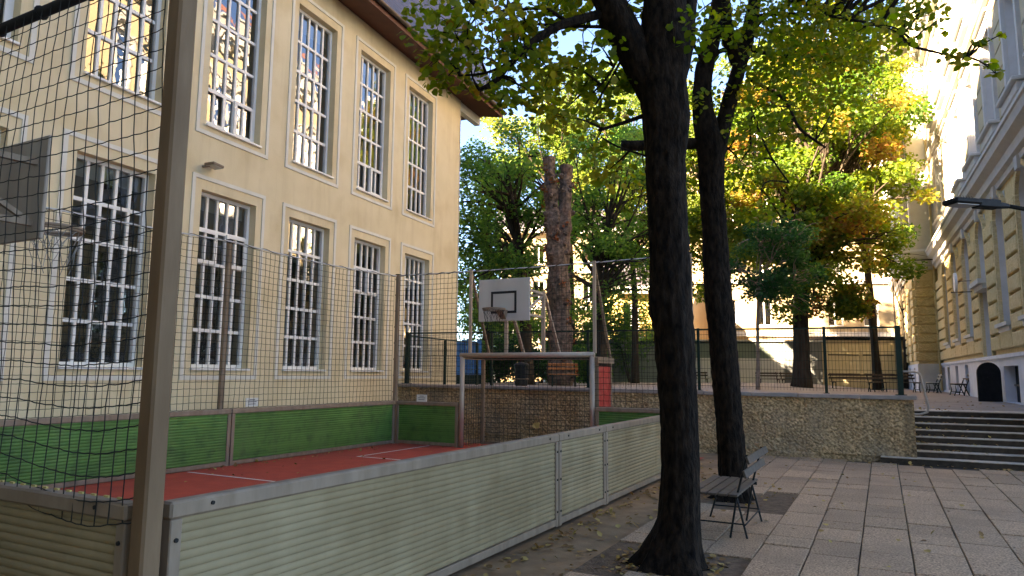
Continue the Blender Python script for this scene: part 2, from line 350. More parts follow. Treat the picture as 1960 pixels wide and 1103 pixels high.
# steps
st = thing('stone_steps', 'worn grey stone steps rising beside the retaining wall', 'steps', w(0, 0), WRZ)
NS = 8; RH = .95/NS; TD = .245
for i in range(NS):
    xa, xb = (-9.0, -.0) if i else (-9.0, .62)
    y0 = -.12+TD*i; y1 = y0+TD+(.4 if i == NS-1 else .06)
    a, b = sorted((sgn*y0, sgn*y1)); z1 = RH*(i+1)
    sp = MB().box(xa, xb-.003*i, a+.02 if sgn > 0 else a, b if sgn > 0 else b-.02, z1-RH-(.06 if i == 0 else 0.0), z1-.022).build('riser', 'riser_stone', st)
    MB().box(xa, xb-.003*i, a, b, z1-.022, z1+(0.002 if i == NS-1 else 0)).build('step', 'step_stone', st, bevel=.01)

# ================================================================== LEFT BUILDING (school hall)
LF = Vector((-3.116, 19, 0)); LANG = R(22.23); LRZ = math.pi/2-LANG
hall = thing('school_hall', 'pale yellow two storey school hall with tall white grid windows', 'building', LF, LRZ)
s0_, ds, hw, tw = -3.869, 2.418, .7055, .943
Lb, Lt, Ub, Ut = 1.71, 5.0, 6.262, 9.929
XE, XS = 3.58, -22.0
wins = []
for i in range(-7, 3):
    sc = s0_+i*ds
    wins.append((sc, Lb, Lt, 'L', i)); wins.append((sc, Ub, Ut, 'U', i))
holes = [(sc-hw, sc+hw, zb, zt) for sc, zb, zt, r_, i in wins]
mb = MB(); wall_holes(mb, XS, XE, -.1, 10.95, holes, 0, .26)
mb.add([(XE, 0, -.1), (XE, 11, -.1), (XE, 11, 10.95), (XE, 0, 10.95)], [(0, 1, 2, 3)])
mb.build('wall', 'yellow_render', hall)
# back of the rooms, seen darkly through the glass
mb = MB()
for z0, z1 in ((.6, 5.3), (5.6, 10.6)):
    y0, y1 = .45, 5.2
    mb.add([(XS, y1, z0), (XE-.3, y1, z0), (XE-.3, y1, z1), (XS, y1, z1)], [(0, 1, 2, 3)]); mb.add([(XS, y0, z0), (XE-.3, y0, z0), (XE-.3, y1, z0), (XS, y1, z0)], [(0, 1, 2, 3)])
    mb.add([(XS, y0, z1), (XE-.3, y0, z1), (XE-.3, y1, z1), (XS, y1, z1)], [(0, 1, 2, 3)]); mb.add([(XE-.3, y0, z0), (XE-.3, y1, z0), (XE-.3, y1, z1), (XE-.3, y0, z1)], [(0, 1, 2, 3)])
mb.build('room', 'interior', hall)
PANE = MB().add([(-.5, 0, -.5), (.5, 0, -.5), (.5, 0, .5), (-.5, 0, .5)], [(0, 1, 2, 3)]).mesh('pane', 'glass')
rw = random.Random(21)
for sc, zb, zt, row, i in wins:
    if i < -4: # beyond the left edge: frame only
        pass
    e = MB(); yt = -.02; t = .075   # plaster band round the window
    a, b, zl, zh = sc-tw, sc+tw, zb-.216, zt+.264
    e.box(a, a+t, yt, .0, zl, zh).box(b-t, b, yt, .0, zl, zh).box(a+t, b-t, yt, .0, zh-t, zh).box(a+t, b-t, yt, .0, zl, zl+t)
    e.build('window_surround', 'trim', hall)
    fr = MB(); y0, y1 = .16, .235; x0, x1 = sc-hw, sc+hw; F = .066
    fr.box(x0, x0+F, y0, y1, zb, zt).box(x1-F, x1, y0, y1, zb, zt).box(x0+F, x1-F, y0, y1, zt-F, zt).box(x0+F, x1-F, y0, y1, zb, zb+F)
    nc, nr = 5, 5; bx = (x1-x0-2*F)/nc; bz = (zt-zb-2*F)/nr
    cas = None
    if row == 'L' and i in (-1, 1, -3): cas = 3
    if row == 'U' and i in (-1, 1, -3): cas = 0
    m_ = .025
    for k in range(1, nc): fr.box(x0+F+bx*k-m_, x0+F+bx*k+m_, y0+.012, y1-.008, zb+F, zt-F)
    for k in range(1, nr):
        tk = m_*(1.5 if k % 5 else 1); zz = zb+F+bz*k
        for q in range(nc): fr.box(x0+F+bx*q+m_, x0+F+bx*(q+1)-m_, y0+.012, y1-.008, zz-tk*.8, zz+tk*.8)
    if cas is not None:
        za, zc = zb+F+bz*cas, zb+F+bz*(cas+1)
        for q0 in (0, 3):
            xa, xb = x0+F+bx*q0, x0+F+bx*(q0+2); T = .06; yy = y0-.02
            fr.box(xa-.01, xa+T, yy, y0+.01, za, zc).box(xb-T, xb+.01, yy, y0+.01, za, zc).box(xa+T, xb-T, yy, y0+.01, za-.01, za+T).box(xa+T, xb-T, yy, y0+.01, zc-T, zc+.01)
    wn = fr.build('window', 'white_paint', hall)
    sl = MB(); sl.box(x0-.02, x1+.02, -.055, .155, zb-.045, zb-.004); sl.build('sill', 'white_paint', wn, bevel=.006)
    if -5 < i:
        for q in range(nc):
            for r_ in range(nr):
                p = link('pane', PANE, wn, loc=(x0+F+bx*(q+.5), y0+.045, zb+F+bz*(r_+.5)), scale=(bx-.036, 1, bz-.044))
                p.rotation_euler = (rw.uniform(-.009, .009), 0, rw.uniform(-.012, .012))
# blinds in a few of the rooms
for sc, zb, zt, row, i in wins:
    if i < -4: continue
    h = rw.choice((.0, .3, .5, .9)) if row == 'L' else rw.choice((0, 0, .4))
    if h: MB().box(sc-hw+.02, sc+hw-.02, .33, .34, zt-h, zt).build('roller_blind', 'blind', hall)
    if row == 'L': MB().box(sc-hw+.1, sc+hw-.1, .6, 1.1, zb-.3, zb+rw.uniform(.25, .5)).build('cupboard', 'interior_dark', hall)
# eaves: timber soffit boards, gutter, slate courses
OV = .8; ZE = 10.72; XT = 5.25
nb_ = 6
for k in range(nb_):
    ya = -OV+OV*k/nb_; yb_ = -OV+OV*(k+1)/nb_-.008
    zz = ZE-.10*(1-(k+.5)/nb_)
    MB().box(XS, XT-.02*k, ya, yb_, zz, zz+.03).build('soffit_board', 'soffit', hall)
MB().box(XS, XT, -OV-.03, -OV-.003, ZE-.13, ZE+.09).build('fascia', 'soffit', hall)
mb = MB(); n = 8; vs = []
for xx in (XS, XT+.05):
    for k in range(n+1):
        th = math.pi*k/n; vs.append((xx, -OV-.10-.07*math.cos(th), ZE+.06-.075*math.sin(th)))
mb.add(vs, [(k, k+1, n+2+k, n+1+k) for k in range(n)]); mb.build('gutter', 'gutter', hall, smooth=True)
MB().box(XE+.02, XT-.1, .02, .22, ZE-.32, ZE-.02).build('eave_beam', 'trim', hall)
MB().box(XE+.004, XT-.02, .0, 11.5, ZE+.0, ZE+.04).build('end_soffit', 'soffit', hall)
pit = R(68); cs = math.cos(pit); sn = math.sin(pit); CO = .26
for k in range(25):
    d0, d1 = CO*k-.02, CO*(k+1)+.02
    y0, z0 = -OV-.06+cs*d0, ZE+.10+sn*d0+.018; y1, z1 = -OV-.06+cs*d1, ZE+.10+sn*d1
    x0 = XT+.05-cs*d0*.22; x1 = XT+.05-cs*d1*.22
    MB().add([(XS, y0, z0), (x0, y0, z0), (x1, y1, z1), (XS, y1, z1), (XS, y0, z0-.02), (x0, y0, z0-.02)], [(0, 1, 2, 3), (4, 5, 1, 0)]).build('slate_course', 'slate', hall)
D_ = CO*25
mb = MB(); yr, zr = -OV-.06+cs*D_, ZE+.1+sn*D_
mb.add([(XS, yr, zr), (XT-cs*D_*.22, yr, zr), (XT-.2, 9, ZE+2), (XS, 9, ZE+2)], [(0, 1, 2, 3)]); mb.add([(XT+.05, -OV, ZE+.1), (XT-.2, 9, ZE+2), (XT-cs*D_*.22, yr, zr-.01)], [(0, 1, 2)])
mb.build('roof_back', 'slate', hall)
MB().tube([(XE-.05, -.02, 10.4), (XE-.05, -.02, 1.2)], .012, 5).build('lightning_wire', 'trim', hall)
# floodlight on the hall wall
fl = thing('floodlight', 'small grey floodlight on the yellow wall between the window rows', 'floodlight', LF+Matrix.Rotation(LRZ, 3, 'Z') @ Vector((-6.9, 0, 5.42)), LRZ)
MB().bar((-.12, 0, .0), (-.05, -.12, .02), .04, .03).build('bracket', 'galv', fl)
MB().bar((-.12, -.16, .05), (.14, -.16, .03), .24, .05).build('head', 'galv', fl, bevel=.01)
MB().bar((-.1, -.165, .018), (.12, -.165, -.001), .2, .006).build('lens', 'lamp_glass', fl)

# ================================================================== RIGHT BUILDING (big school)
RF = Vector((13.32, 18.22, 0)); RANG = R(26); RRZ = math.pi/2-RANG
sch = thing('school_building', 'tall yellow and white ornate school building along the right side', 'building', RF, RRZ)
SX = [1.0+3.15*i for i in range(-2, 5)]
X0, X1, ZT = -8.0, 17.0, 19.6
gw = .72; GB, GT = 3.15, 6.75
g_holes = [(s-gw, s+gw, GB if abs(s-4.15) > .1 else 2.3, GT) for s in SX]
bh = [(.0, 1.9, .96, 1.97)]+[(s-.42, s+.42, 1.05, 2.1) for s in (9.1, 11.9, 14.6, 16.4)]
u_holes = [(s-.68, s+.68, 8.75, 11.5) for s in SX]; v_holes = [(s-.68, s+.68, 13.4, 15.9) for s in SX]
mb = MB(); wall_holes(mb, X0, X1, .8, 2.28, bh, .06, -.35); mb.box(X0, X1, -.3, .12, 2.2, 2.3); mb.build('plinth', 'plinth', sch)
mb = MB(); wall_holes(mb, X0, X1, 2.28, 7.0, g_holes, 0, -.45, 0, 1); mb.build('ground_floor_wall', ['yellow_stone', 'white_stone'], sch)
mb = MB(); wall_holes(mb, X0, X1, 7.0, ZT, u_holes+v_holes, 0, -.3, 0, 1); mb.build('upper_wall', ['yellow_upper', 'white_stone'], sch)
BLK = unit('yellow_stone')
bmx = bmesh.new(); bmesh.ops.create_cube(bmx, size=1)
blk = bpy.data.meshes.new('stone_block'); 
for v in bmx.verts: v.co = Vector((v.co.x, v.co.y if v.co.y < 0 else v.co.y, v.co.z))
bmesh.ops.bevel(bmx, geom=[e for e in bmx.edges if all(v.co.y > 0 for v in e.verts)], offset=.07, segments=1, affect='EDGES'); bmx.to_mesh(blk); bmx.free(); blk.materials.append(MATS['yellow_stone'])
def blocks(xa, xb, z0, z1, rows, y=0., par=None):
    h = (z1-z0)/rows
    for k in range(rows): link('stone_block', blk, par or sch, loc=((xa+xb)/2, y, z0+h*(k+.5)), scale=(xb-xa, .26, h-.09))
edges = [X0]+[e for s in SX for e in (s-gw-.13, s+gw+.13)]+[X1-.02]
for k in range(0, len(edges), 2): blocks(edges[k]+.02, edges[k+1]-.02, 2.40, 6.25, 8)
for s in SX:
    if abs(s-4.15) > .1: blocks(s-gw-.1, s+gw+.1, 2.40, 2.98, 1)
xs = sorted(SX)
def arch_window(s, zb, zt, hwid, y, par, dep=.3, mt='white_stone'):
    # spandrels, archivolt, recessed frame with panes
    mb = MB(); zs = zt-hwid*1.0; n = 10
    for sg in (-1, 1):
        arc = [(s+sg*hwid*math.cos(math.pi/2*k/n), y+.012, zs+hwid*math.sin(math.pi/2*k/n)) for k in range(n+1)]
        for k in range(n): mb.add([arc[k], arc[k+1], (arc[k+1][0], y+.012, zt+.001), (arc[k][0], y+.012, zt+.001)], [(0, 1, 2, 3)])
        for k in range(n):
            p, q = arc[k], arc[k+1]; mb.add([p, q, (q[0], y-.4, q[2]), (p[0], y-.4, p[2])], [(0, 1, 2, 3)])
    mb.build('arch', 'white_stone', par)
    mb = MB(); n = 14; ro, ri = hwid+.15, hwid+.01
    for k in range(n):
        t0, t1 = math.pi*k/n+.012, math.pi*(k+1)/n-.012
        pp = [(s+r_*math.cos(t), yy, zs+r_*math.sin(t)) for yy in (y, y+.1) for r_, t in ((ri, t0), (ro, t0), (ro, t1), (ri, t1))]
        mb.add(pp, [(0, 1, 2, 3), (4, 5, 6, 7), (0, 4, 5, 1), (1, 5, 6, 2), (2, 6, 7, 3), (3, 7, 4, 0)])
    mb.box(s-ro, s-ri, y, y+.1, zb, zs).box(s+ri, s+ro, y, y+.1, zb, zs)
    mb.build('archivolt', 'yellow_stone', par)
    f = MB(); yy = y-dep; f.box(s-hwid, s-hwid+.08, yy-.08, yy, zb, zt).box(s+hwid-.08, s+hwid, yy-.08, yy, zb, zt).box(s-.05, s+.05, yy-.08, yy, zb, zt)
    for z in (zb, zb+(zt-zb)*.38, zb+(zt-zb)*.70, zt-.08): f.box(s-hwid+.08, s-.05, yy-.075, yy-.005, z, z+.08).box(s+.05, s+hwid-.08, yy-.075, yy-.005, z, z+.08)
    wn = f.build('window', 'white_paint', par)
    for sg in (-1, 1):
        for z0, z1 in ((0, .38), (.38, .70), (.70, 1)):
            link('pane', PANE_F, wn, loc=(s+sg*(hwid/2-.01), yy-.04, zb+(zt-zb)*(z0+z1)/2+.04), scale=(hwid-.13, 1, (zt-zb)*(z1-z0)-.08))
    return wn
PANE_F = MB().add([(-.5, 0, -.5), (.5, 0, -.5), (.5, 0, .5), (-.5, 0, .5)], [(0, 1, 2, 3)]).mesh('pane', 'glass_far')
for s in SX:
    door = abs(s-4.15) < .1
    arch_window(s, 2.3 if door else GB, GT, gw, 0, sch)
    if not door: MB().box(s-gw-.12, s+gw+.12, -.3, .22, GB-.1, GB).box(s-gw-.06, s+gw+.06, -.2, .14, GB-.24, GB-.1).build('sill', 'white_stone', sch)
    else: MB().box(s-gw-.15, s+gw+.15, -.3, .34, 4.55, 4.7).box(s-gw-.1, s+gw+.1, -.3, .22, 4.4, 4.55).build('door_ledge', 'white_stone', sch)
    MB().box(s-.16, s+.16, .0, .17, GT-.08, 7.0).build('keystone', 'white_stone', sch)
# string cornice between the storeys
mb = MB(); prof = [(0, 6.88), (.10, 6.88), (.12, 7.02), (.22, 7.08), (.24, 7.3), (.42, 7.42), (.46, 7.62), (.5, 7.64), (.5, 7.74), (.12, 7.9), (0, 7.9)]
mb.add([(X0, y, z) for y, z in prof]+[(X1, y, z) for y, z in prof], [(k, k+1, len(prof)+k+1, len(prof)+k) for k in range(len(prof)-1)]); mb.build('string_cornice', 'white_stone', sch)
def upper_window(s, zb, zt, par, y=0., hood=True):
    f = MB(); h = .68; yy = y-.22
    f.box(s-h, s-h+.09, yy-.07, yy, zb, zt).box(s+h-.09, s+h, yy-.07, yy, zb, zt).box(s-.05, s+.05, yy-.07, yy, zb, zt).box(s-h+.09, s-.05, yy-.07, yy, zt-.09, zt).box(s+.05, s+h-.09, yy-.07, yy, zt-.09, zt)
    f.box(s-h+.09, s+h-.09, yy-.065, yy-.005, zb, zb+.09).box(s-h+.09, s+h-.09, yy-.065, yy-.005, zb+(zt-zb)*.66, zb+(zt-zb)*.66+.08)
    wn = f.build('window', 'white_paint', par)
    for sg in (-1, 1):
        link('pane', PANE_F, wn, loc=(s+sg*.315, yy-.04, zb+(zt-zb)*.36), scale=(.53, 1, (zt-zb)*.58)); link('pane', PANE_F, wn, loc=(s+sg*.315, yy-.04, zb+(zt-zb)*.835), scale=(.53, 1, (zt-zb)*.26))
    m = MB(); m.box(s-h-.2, s-h-.02, y, y+.09, zb-.05, zt+.16).box(s+h+.02, s+h+.2, y, y+.09, zb-.05, zt+.16).box(s-h-.02, s+h+.02, y, y+.09, zt, zt+.16)
    m.build('window_surround', 'white_stone', par)
    m = MB(); m.box(s-h-.3, s+h+.3, y-.1, y+.3, zb-.17, zb-.06).box(s-h-.24, s+h+.24, y, y+.2, zb-.42, zb-.17); m.build('sill', 'white_stone', par, bevel=.02)
    if hood:
        m = MB(); m.box(s-h-.28, s+h+.28, y, y+.2, zt+.36, zt+.46).box(s-h-.22, s+h+.22, y, y+.12, zt+.16, zt+.36); m.build('hood', 'white_stone', par, bevel=.02)
for s in SX:
    upper_window(s, 8.75, 11.5, sch); upper_window(s, 13.4, 15.9, sch)
for s in [x-1.575 for x in SX]+[SX[-1]+1.575]:
    for k in range(7): MB().box(s-.55, s+.55, .0, .03, 8.0+k*.62, 8.58+k*.62).build('ashlar_block', 'yellow_upper', sch, bevel=.012)
mb = MB(); prof = [(0, 12.3), (.14, 12.32), (.18, 12.55), (.1, 12.6), (0, 12.62)]
mb.add([(X0, y, z) for y, z in prof]+[(X1, y, z) for y, z in prof], [(k, k+1, len(prof)+k+1, len(prof)+k) for k in range(len(prof)-1)]); mb.build('upper_string_course', 'white_stone', sch)
def top_cornice(xa, xb, y, par):
    m = MB(); pr = [(0, 17.4), (.2, 17.45), (.25, 18.1), (.75, 18.35), (.85, 18.75), (.95, 18.8), (.95, 19.0), (0, 19.3)]
    m.add([(xa, y+a_, z) for a_, z in pr]+[(xb, y+a_, z) for a_, z in pr], [(k, k+1, len(pr)+k+1, len(pr)+k) for k in range(len(pr)-1)]+[tuple(range(len(pr)))[::-1]]); m.build('top_cornice', 'white_stone', par)
    x = xa+.3
    while x < xb:
        MB().box(x, x+.3, y+.2, y+.7, 17.85, 18.33).build('corbel', 'white_stone', par); x += .85
top_cornice(X0, X1, 0, sch)
# projecting centre bay farther along
PJ = 1.0; PX0, PX1 = 17.0, 31.0
PS = [19.2, 22.2, 25.2, 28.4]
ph = [(s-.6, s+.6, 3.0, 6.2) for s in PS]; pb = [(s-.4, s+.4, 1.05, 2.1) for s in PS]; pu = [(s-.68, s+.68, 8.75, 11.5) for s in PS]+[(s-.68, s+.68, 13.4, 15.9) for s in PS]
mb = MB(); wall_holes(mb, PX0, PX1, .8, 2.28, pb, PJ+.06, -.35); mb.add([(PX0, 0, .8), (PX0, PJ+.06, .8), (PX0, PJ+.06, 2.28), (PX0, 0, 2.28)], [(0, 1, 2, 3)]); mb.build('plinth', 'plinth', sch)
mb = MB(); wall_holes(mb, PX0, PX1, 2.28, 7.0, ph, PJ, -.4, 0, 1); mb.add([(PX0, 0, 2.28), (PX0, PJ, 2.28), (PX0, PJ, 7), (PX0, 0, 7)], [(0, 1, 2, 3)]); mb.build('bay_ground_wall', ['yellow_stone', 'white_stone'], sch)
mb = MB(); wall_holes(mb, PX0, PX1, 7.0, ZT+1, pu, PJ, -.3, 0, 1); mb.add([(PX0, 0, 7), (PX0, PJ, 7), (PX0, PJ, ZT+1), (PX0, 0, ZT+1)], [(0, 1, 2, 3)]); mb.add([(PX1, -8, .8), (PX1, PJ, .8), (PX1, PJ, ZT+1), (PX1, -8, ZT+1)], [(0, 1, 2, 3)]); mb.build('bay_upper_wall', ['white_stone', 'white_stone'], sch)
pe = [PX0+.02]+[e for s in PS for e in (s-.72, s+.72)]+[PX1-.02]
for k in range(0, len(pe), 2): blocks(pe[k], pe[k+1], 2.4, 6.4, 9, PJ)
for k in range(9): link('stone_block', blk, sch, loc=(PX0, PJ/2+.02, 2.4+4/9*(k+.5)), rz=math.pi/2, scale=(PJ-.06, .16, 4/9-.075))
mb = MB(); prof = [(0, 6.88), (.10, 6.88), (.12, 7.02), (.22, 7.08), (.24, 7.3), (.42, 7.42), (.46, 7.62), (.5, 7.64), (.5, 7.74), (.12, 7.9), (0, 7.9)]
k_ = len(prof); mb.add([(PX0-y, 0, z) for y, z in prof]+[(PX0-y, PJ+y, z) for y, z in prof]+[(PX1, PJ+y, z) for y, z in prof], [(j*k_+k, j*k_+k+1, (j+1)*k_+k+1, (j+1)*k_+k) for j in range(2) for k in range(k_-1)]); mb.build('string_cornice', 'white_stone', sch)
for s in PS:
    arch_window(s, 3.0, 6.2, .6, PJ, sch); upper_window(s, 8.75, 11.5, sch, PJ); upper_window(s, 13.4, 15.9, sch, PJ)
    m = MB(); m.add([(s-1.1, PJ+.05, 12.1), (s+1.1, PJ+.05, 12.1), (s, PJ+.05, 12.8), (s-1.1, PJ+.4, 12.1), (s+1.1, PJ+.4, 12.1), (s, PJ+.4, 12.8)], [(0, 1, 2), (3, 4, 5), (0, 1, 4, 3), (1, 2, 5, 4), (2, 0, 3, 5)]); m.build('pediment', 'white_stone', sch)
for s in [17.5, 20.7, 23.7, 26.8, 30.3]:
    m = MB(); m.lathe([(.34, 8.0), (.34, 8.3), (.27, 8.4), (.25, 15.6), (.23, 16.2), (.36, 16.5), (.36, 16.8)], 12, (s, PJ+.32, 0)); m.build('column', 'white_stone', sch, smooth=False)
    MB().box(s-.42, s+.42, PJ, PJ+.72, 7.9, 8.02).build('column_base', 'white_stone', sch); MB().box(s-.42, s+.42, PJ, PJ+.72, 16.78, 17.3).build('column_capital', 'white_stone', sch)
top_cornice(PX0-.4, PX1, PJ, sch)
mb = MB(); mb.add([(PX0-.9, 0, 19.2), (PX0-.9, PJ+.8, 19.2), (PX1, PJ+.8, 19.2), (PX1, -4, 23), (X0, -4, 23), (X0, .8, 19.25), (PX0-.9, .8, 19.25)], [(0, 1, 2, 3), (3, 4, 5, 6)]); mb.build('roof', 'roof_red', sch)
mb = MB()
for z0, z1 in ((.9, 2.2), (2.3, 6.9), (7.6, 11.9), (12.6, 16.5)): mb.add([(X0, -1.6, z0), (PX1-.2, -1.6, z0), (PX1-.2, -1.6, z1), (X0, -1.6, z1)], [(0, 1, 2, 3)]); mb.add([(X0, -.5, z0), (PX1-.2, -.5, z0), (PX1-.2, -1.6, z0), (X0, -1.6, z0)], [(0, 1, 2, 3)])
mb.build('rooms', 'interior_dark', sch)
for a_, b_, z0, z1 in bh+pb:
    yy = (PJ if a_ > 17 else 0)-.2; MB().box(a_, b_, yy-.03, yy, z0, z1).build('cellar_grille', 'dark_metal', sch)
    MB().box(a_, b_, yy, yy+.05, z0+.45, z0+.5).box((a_+b_)/2-.03, (a_+b_)/2+.03, yy, yy+.04, z0, z1).build('cellar_bar', 'galv', sch)
MB().tube([(16.9, .14, 1.0), (16.9, .14, 16.9)], .055, 8).build('downpipe', 'yellow_stone', sch)
def on_school(s, y, z): return RF+Matrix.Rotation(RRZ, 3, 'Z') @ Vector((s, y, z))
# arched black hatch leaf standing open
hp = G(1897, 769, .955); hat = thing('cellar_hatch', 'black arched hatch leaf standing upright by the pale plinth', 'hatch', hp, R(-12))
mb = MB(); n = 12; pr = [(-.31, 0), (.31, 0), (.31, .82)]+[(.31*math.cos(math.pi*k/n), .82+.31*math.sin(math.pi*k/n)) for k in range(1, n)]+[(-.31, .82)]
m_ = len(pr); mb.add([(x, 0, z) for x, z in pr]+[(x, .05, z) for x, z in pr], [tuple(range(m_)), tuple(range(2*m_-1, m_-1, -1))]+[(i, (i+1) % m_, m_+(i+1) % m_, m_+i) for i in range(m_)]); mb.build('leaf', 'dark_metal', hat)
MB().box(-.05, .05, -.03, -.001, .68, .71).build('handle', 'dark_metal', hat)
# projecting round sign / lamp on bracket
br = thing('wall_sign', 'small round white sign on a bracket beside the arched windows', 'sign', on_school(6.0, .0, 4.75), RRZ)
MB().bar((0, .05, -.18), (0, .75, -.18), .03, .03).bar((0, .05, .2), (0, .6, .2), .02, .02).build('bracket', 'dark_metal', br)
mb = MB(); n = 20; vs = [(.26*math.cos(2*math.pi*k/n), .6+sx, .16+.34*math.sin(2*math.pi*k/n)) for sx in (-.04, .04) for k in range(n)]
mb.add(vs, [tuple(range(n)), tuple(range(2*n-1, n-1, -1))]+[(i, (i+1) % n, n+(i+1) % n, n+i) for i in range(n)]); mb.build('disc', 'sign_white', br)
for s_, z_, lb in ((15.5, 6.55, 'thin dark wall lamp arm under the string cornice, right one'), (20.5, 6.7, 'thin dark wall lamp arm near the projecting bay corner')):
    b2 = thing('wall_lamp', lb, 'lamp', on_school(s_, (PJ if s_ > 17 else 0)+.5, z_+.6), RRZ, 'wall lamps on the school'); MB().bar((0, -.2, 0), (0, 1.1, .02), .05, .05).build('arm', 'dark_metal', b2); MB().bar((0, .7, .0), (0, 1.25, .0), .16, .06).build('head', 'dark_metal', b2)

# ================================================================== FAR BUILDINGS
def far_house(name, label, x0, x1, Y, ztop, wm, rows, dx, roof='slate', z0=.8, rz=0., ww=1.1, wh=1.9, depth=10):
    h = thing(name, label, 'building', (x0, Y, 0), rz); Lx = x1-x0; hs = []; DP = depth
    n = int(Lx/dx)
    for k in range(n):
        for zr in rows: hs.append((dx*(k+.5)-ww/2, dx*(k+.5)+ww/2, zr, zr+wh))
    mb = MB(); wall_holes(mb, 0, Lx, z0, ztop, hs, 0, .25); mb.add([(0, 0, z0), (0, DP, z0), (0, DP, ztop), (0, 0, ztop)], [(0, 1, 2, 3)]); mb.add([(Lx, 0, z0), (Lx, DP, z0), (Lx, DP, ztop), (Lx, 0, ztop)], [(0, 1, 2, 3)])
    mb.build('wall', wm, h)
    for zr in rows: MB().box(-.1, Lx+.1, -.14, .0, zr-.75, zr-.5).box(-.1, Lx+.1, -.08, -.0, zr-.5, zr-.42).build('band', 'white_stone', h)
    MB().box(-.4, Lx+.4, -.5, .0, ztop-.5, ztop).build('cornice', 'white_stone', h)
    mb = MB(); mb.add([(-.5, -.5, ztop), (Lx+.5, -.5, ztop), (Lx+.5, DP/2, ztop+3), (-.5, DP/2, ztop+3), (-.5, DP+.5, ztop), (Lx+.5, DP+.5, ztop)], [(0, 1, 2, 3), (3, 2, 5, 4), (0, 3, 4), (1, 5, 2)]); mb.build('roof', roof, h)
    for a_, b_, zb, zt in hs:
        f = MB(); f.box(a_, a_+.08, .12, .2, zb, zt).box(b_-.08, b_, .12, .2, zb, zt).box(a_+.08, b_-.08, .12, .2, zt-.08, zt).box(a_+.08, b_-.08, .12, .2, zb, zb+.08).box((a_+b_)/2-.04, (a_+b_)/2+.04, .125, .195, zb+.08, zt-.08)
        wn = f.build('window', 'white_paint', h); link('pane', PANE_F, wn, loc=((a_+b_)/2, .17, (zb+zt)/2), scale=(b_-a_-.1, 1, zt-zb-.1))
    MB().add([(.2, 1.2, z0), (Lx-.2, 1.2, z0), (Lx-.2, 1.2, ztop-.6), (.2, 1.2, ztop-.6)], [(0, 1, 2, 3)]).build('rooms', 'interior_dark', h)
    return h
far_house('apartment_house', 'sunlit cream apartment house with white window bands behind the chestnut tree', 14.5, 34.0, 50, 19.5, 'cream_far', (5.2, 9.0, 12.8, 16.4), 2.5, rz=R(-3))
far_house('apartment_house', 'pale cream house half hidden behind the cut pollard trunk', -1.0, 13.0, 63, 15.0, 'cream_far', (4.5, 8.2, 11.6), 2.3)
far_house('apartment_house', 'low orange yellow house glimpsed left of the nearest trunk', 7.2, 11.0, 47, 7.6, 'orange_far', (4.6,), 1.9)
# garage row at the end of the terrace
gr = thing('garage_row', 'low whitish shed wall with grey panel and yellow double doors', 'shed', (5.6, 41.0, .9), R(-2))
mb = MB(); mb.box(0, 10.3, 0, 3, 0, 2.62); mb.build('white_wall', 'garage_white', gr)
MB().box(0, 10.3, -.02, -.001, 1.75, 2.62).build('green_band', 'garage_green', gr); MB().box(10.3, 12.5, -.04, 3, 0, 2.7).build('grey_panel', 'garage_grey', gr)
MB().box(12.5, 17.2, .05, 3, 0, 2.85).build('door_wall', 'yellow_upper', gr); MB().box(17.2, 20.5, -.06, 3, 0, 2.9).build('dark_wall', 'garage_grey', gr)
for x0 in (12.75, 14.75):
    d = MB().box(x0, x0+1.96, .0, .06, .05, 2.6).build('door', 'door_yellow', gr)
    for z in (.85, 1.95): MB().box(x0+.1, x0+1.86, -.03, -.002, z, z+.06).build('hinge_strap', 'dark_metal', d)
MB().box(-.2, 12.6, -.12, 3, 2.72, 2.82).build('roof_edge', 'white_stone', gr); MB().box(12.6, 20.6, -.2, 3.2, 2.92, 3.05).build('roof_slab', 'dark_metal', gr)
sh = thing('dark_shed', 'dark green low shed behind the goal with the outdoor air unit', 'shed', (1.8, 37.0, 1.1), 0)
MB().box(0, 6.2, 0, 3, 0, 2.2).build('wall', 'garage_green', sh); MB().box(-.2, 6.4, -.3, 3.2, 2.2, 2.32).build('roof', 'dark_metal', sh)
pa = AY(1184, 660, 36.4); ac = thing('air_conditioner', 'light grey outdoor air unit with round fan on the shed', 'air unit', pa, 0)
MB().box(-.42, .42, -.15, .18, -.3, .3).build('casing', 'ac_grey', ac, bevel=.02); MB().ring((-.12, -.16, 0), .2, .02, (0, 1, 0)).build('fan_ring', 'dark_metal', ac)
mb = MB(); mb.lathe([(.19, 0), (.19, .01)], 16); mb.v = [(x-.12, -.152-z, y) for x, y, z in mb.v]; mb.build('fan', 'dark_metal', ac)
# blue sheets at the back left
bl = thing('blue_panel', 'bright blue ribbed panel seen past the corner of the yellow hall', 'panel', AY(872, 735, 27), R(0))
for k in range(5): MB().box(k*.2, k*.2+.185, -.01*(k % 2), .03, .35, 1.65+.05*(k % 3)).build('sheet', 'blue_sheet', bl)
MB().box(-.05, 1.05, .04, .09, 0, .4).box(-.03, .03, .04, .1, 0, 1.6).box(.95, 1.0, .04, .1, 0, 1.6).build('frame', 'fence_green', bl)
# bin
bn = thing('litter_bin', 'dark grey barrel litter bin behind the goal fence', 'bin', AY(998, 737, 20.0)-Vector((0, 0, .03)), 0)
MB().lathe([(.16, 0), (.19, .05), (.2, .55), (.19, .58)], 18).build('barrel', 'dark_metal', bn, smooth=False); MB().lathe([(.22, .56), (.22, .61), (.15, .66), (.02, .68)], 18).build('lid', 'dark_metal', bn); MB().ring((0, 0, .2), .2, .012).build('hoop', 'galv', bn)

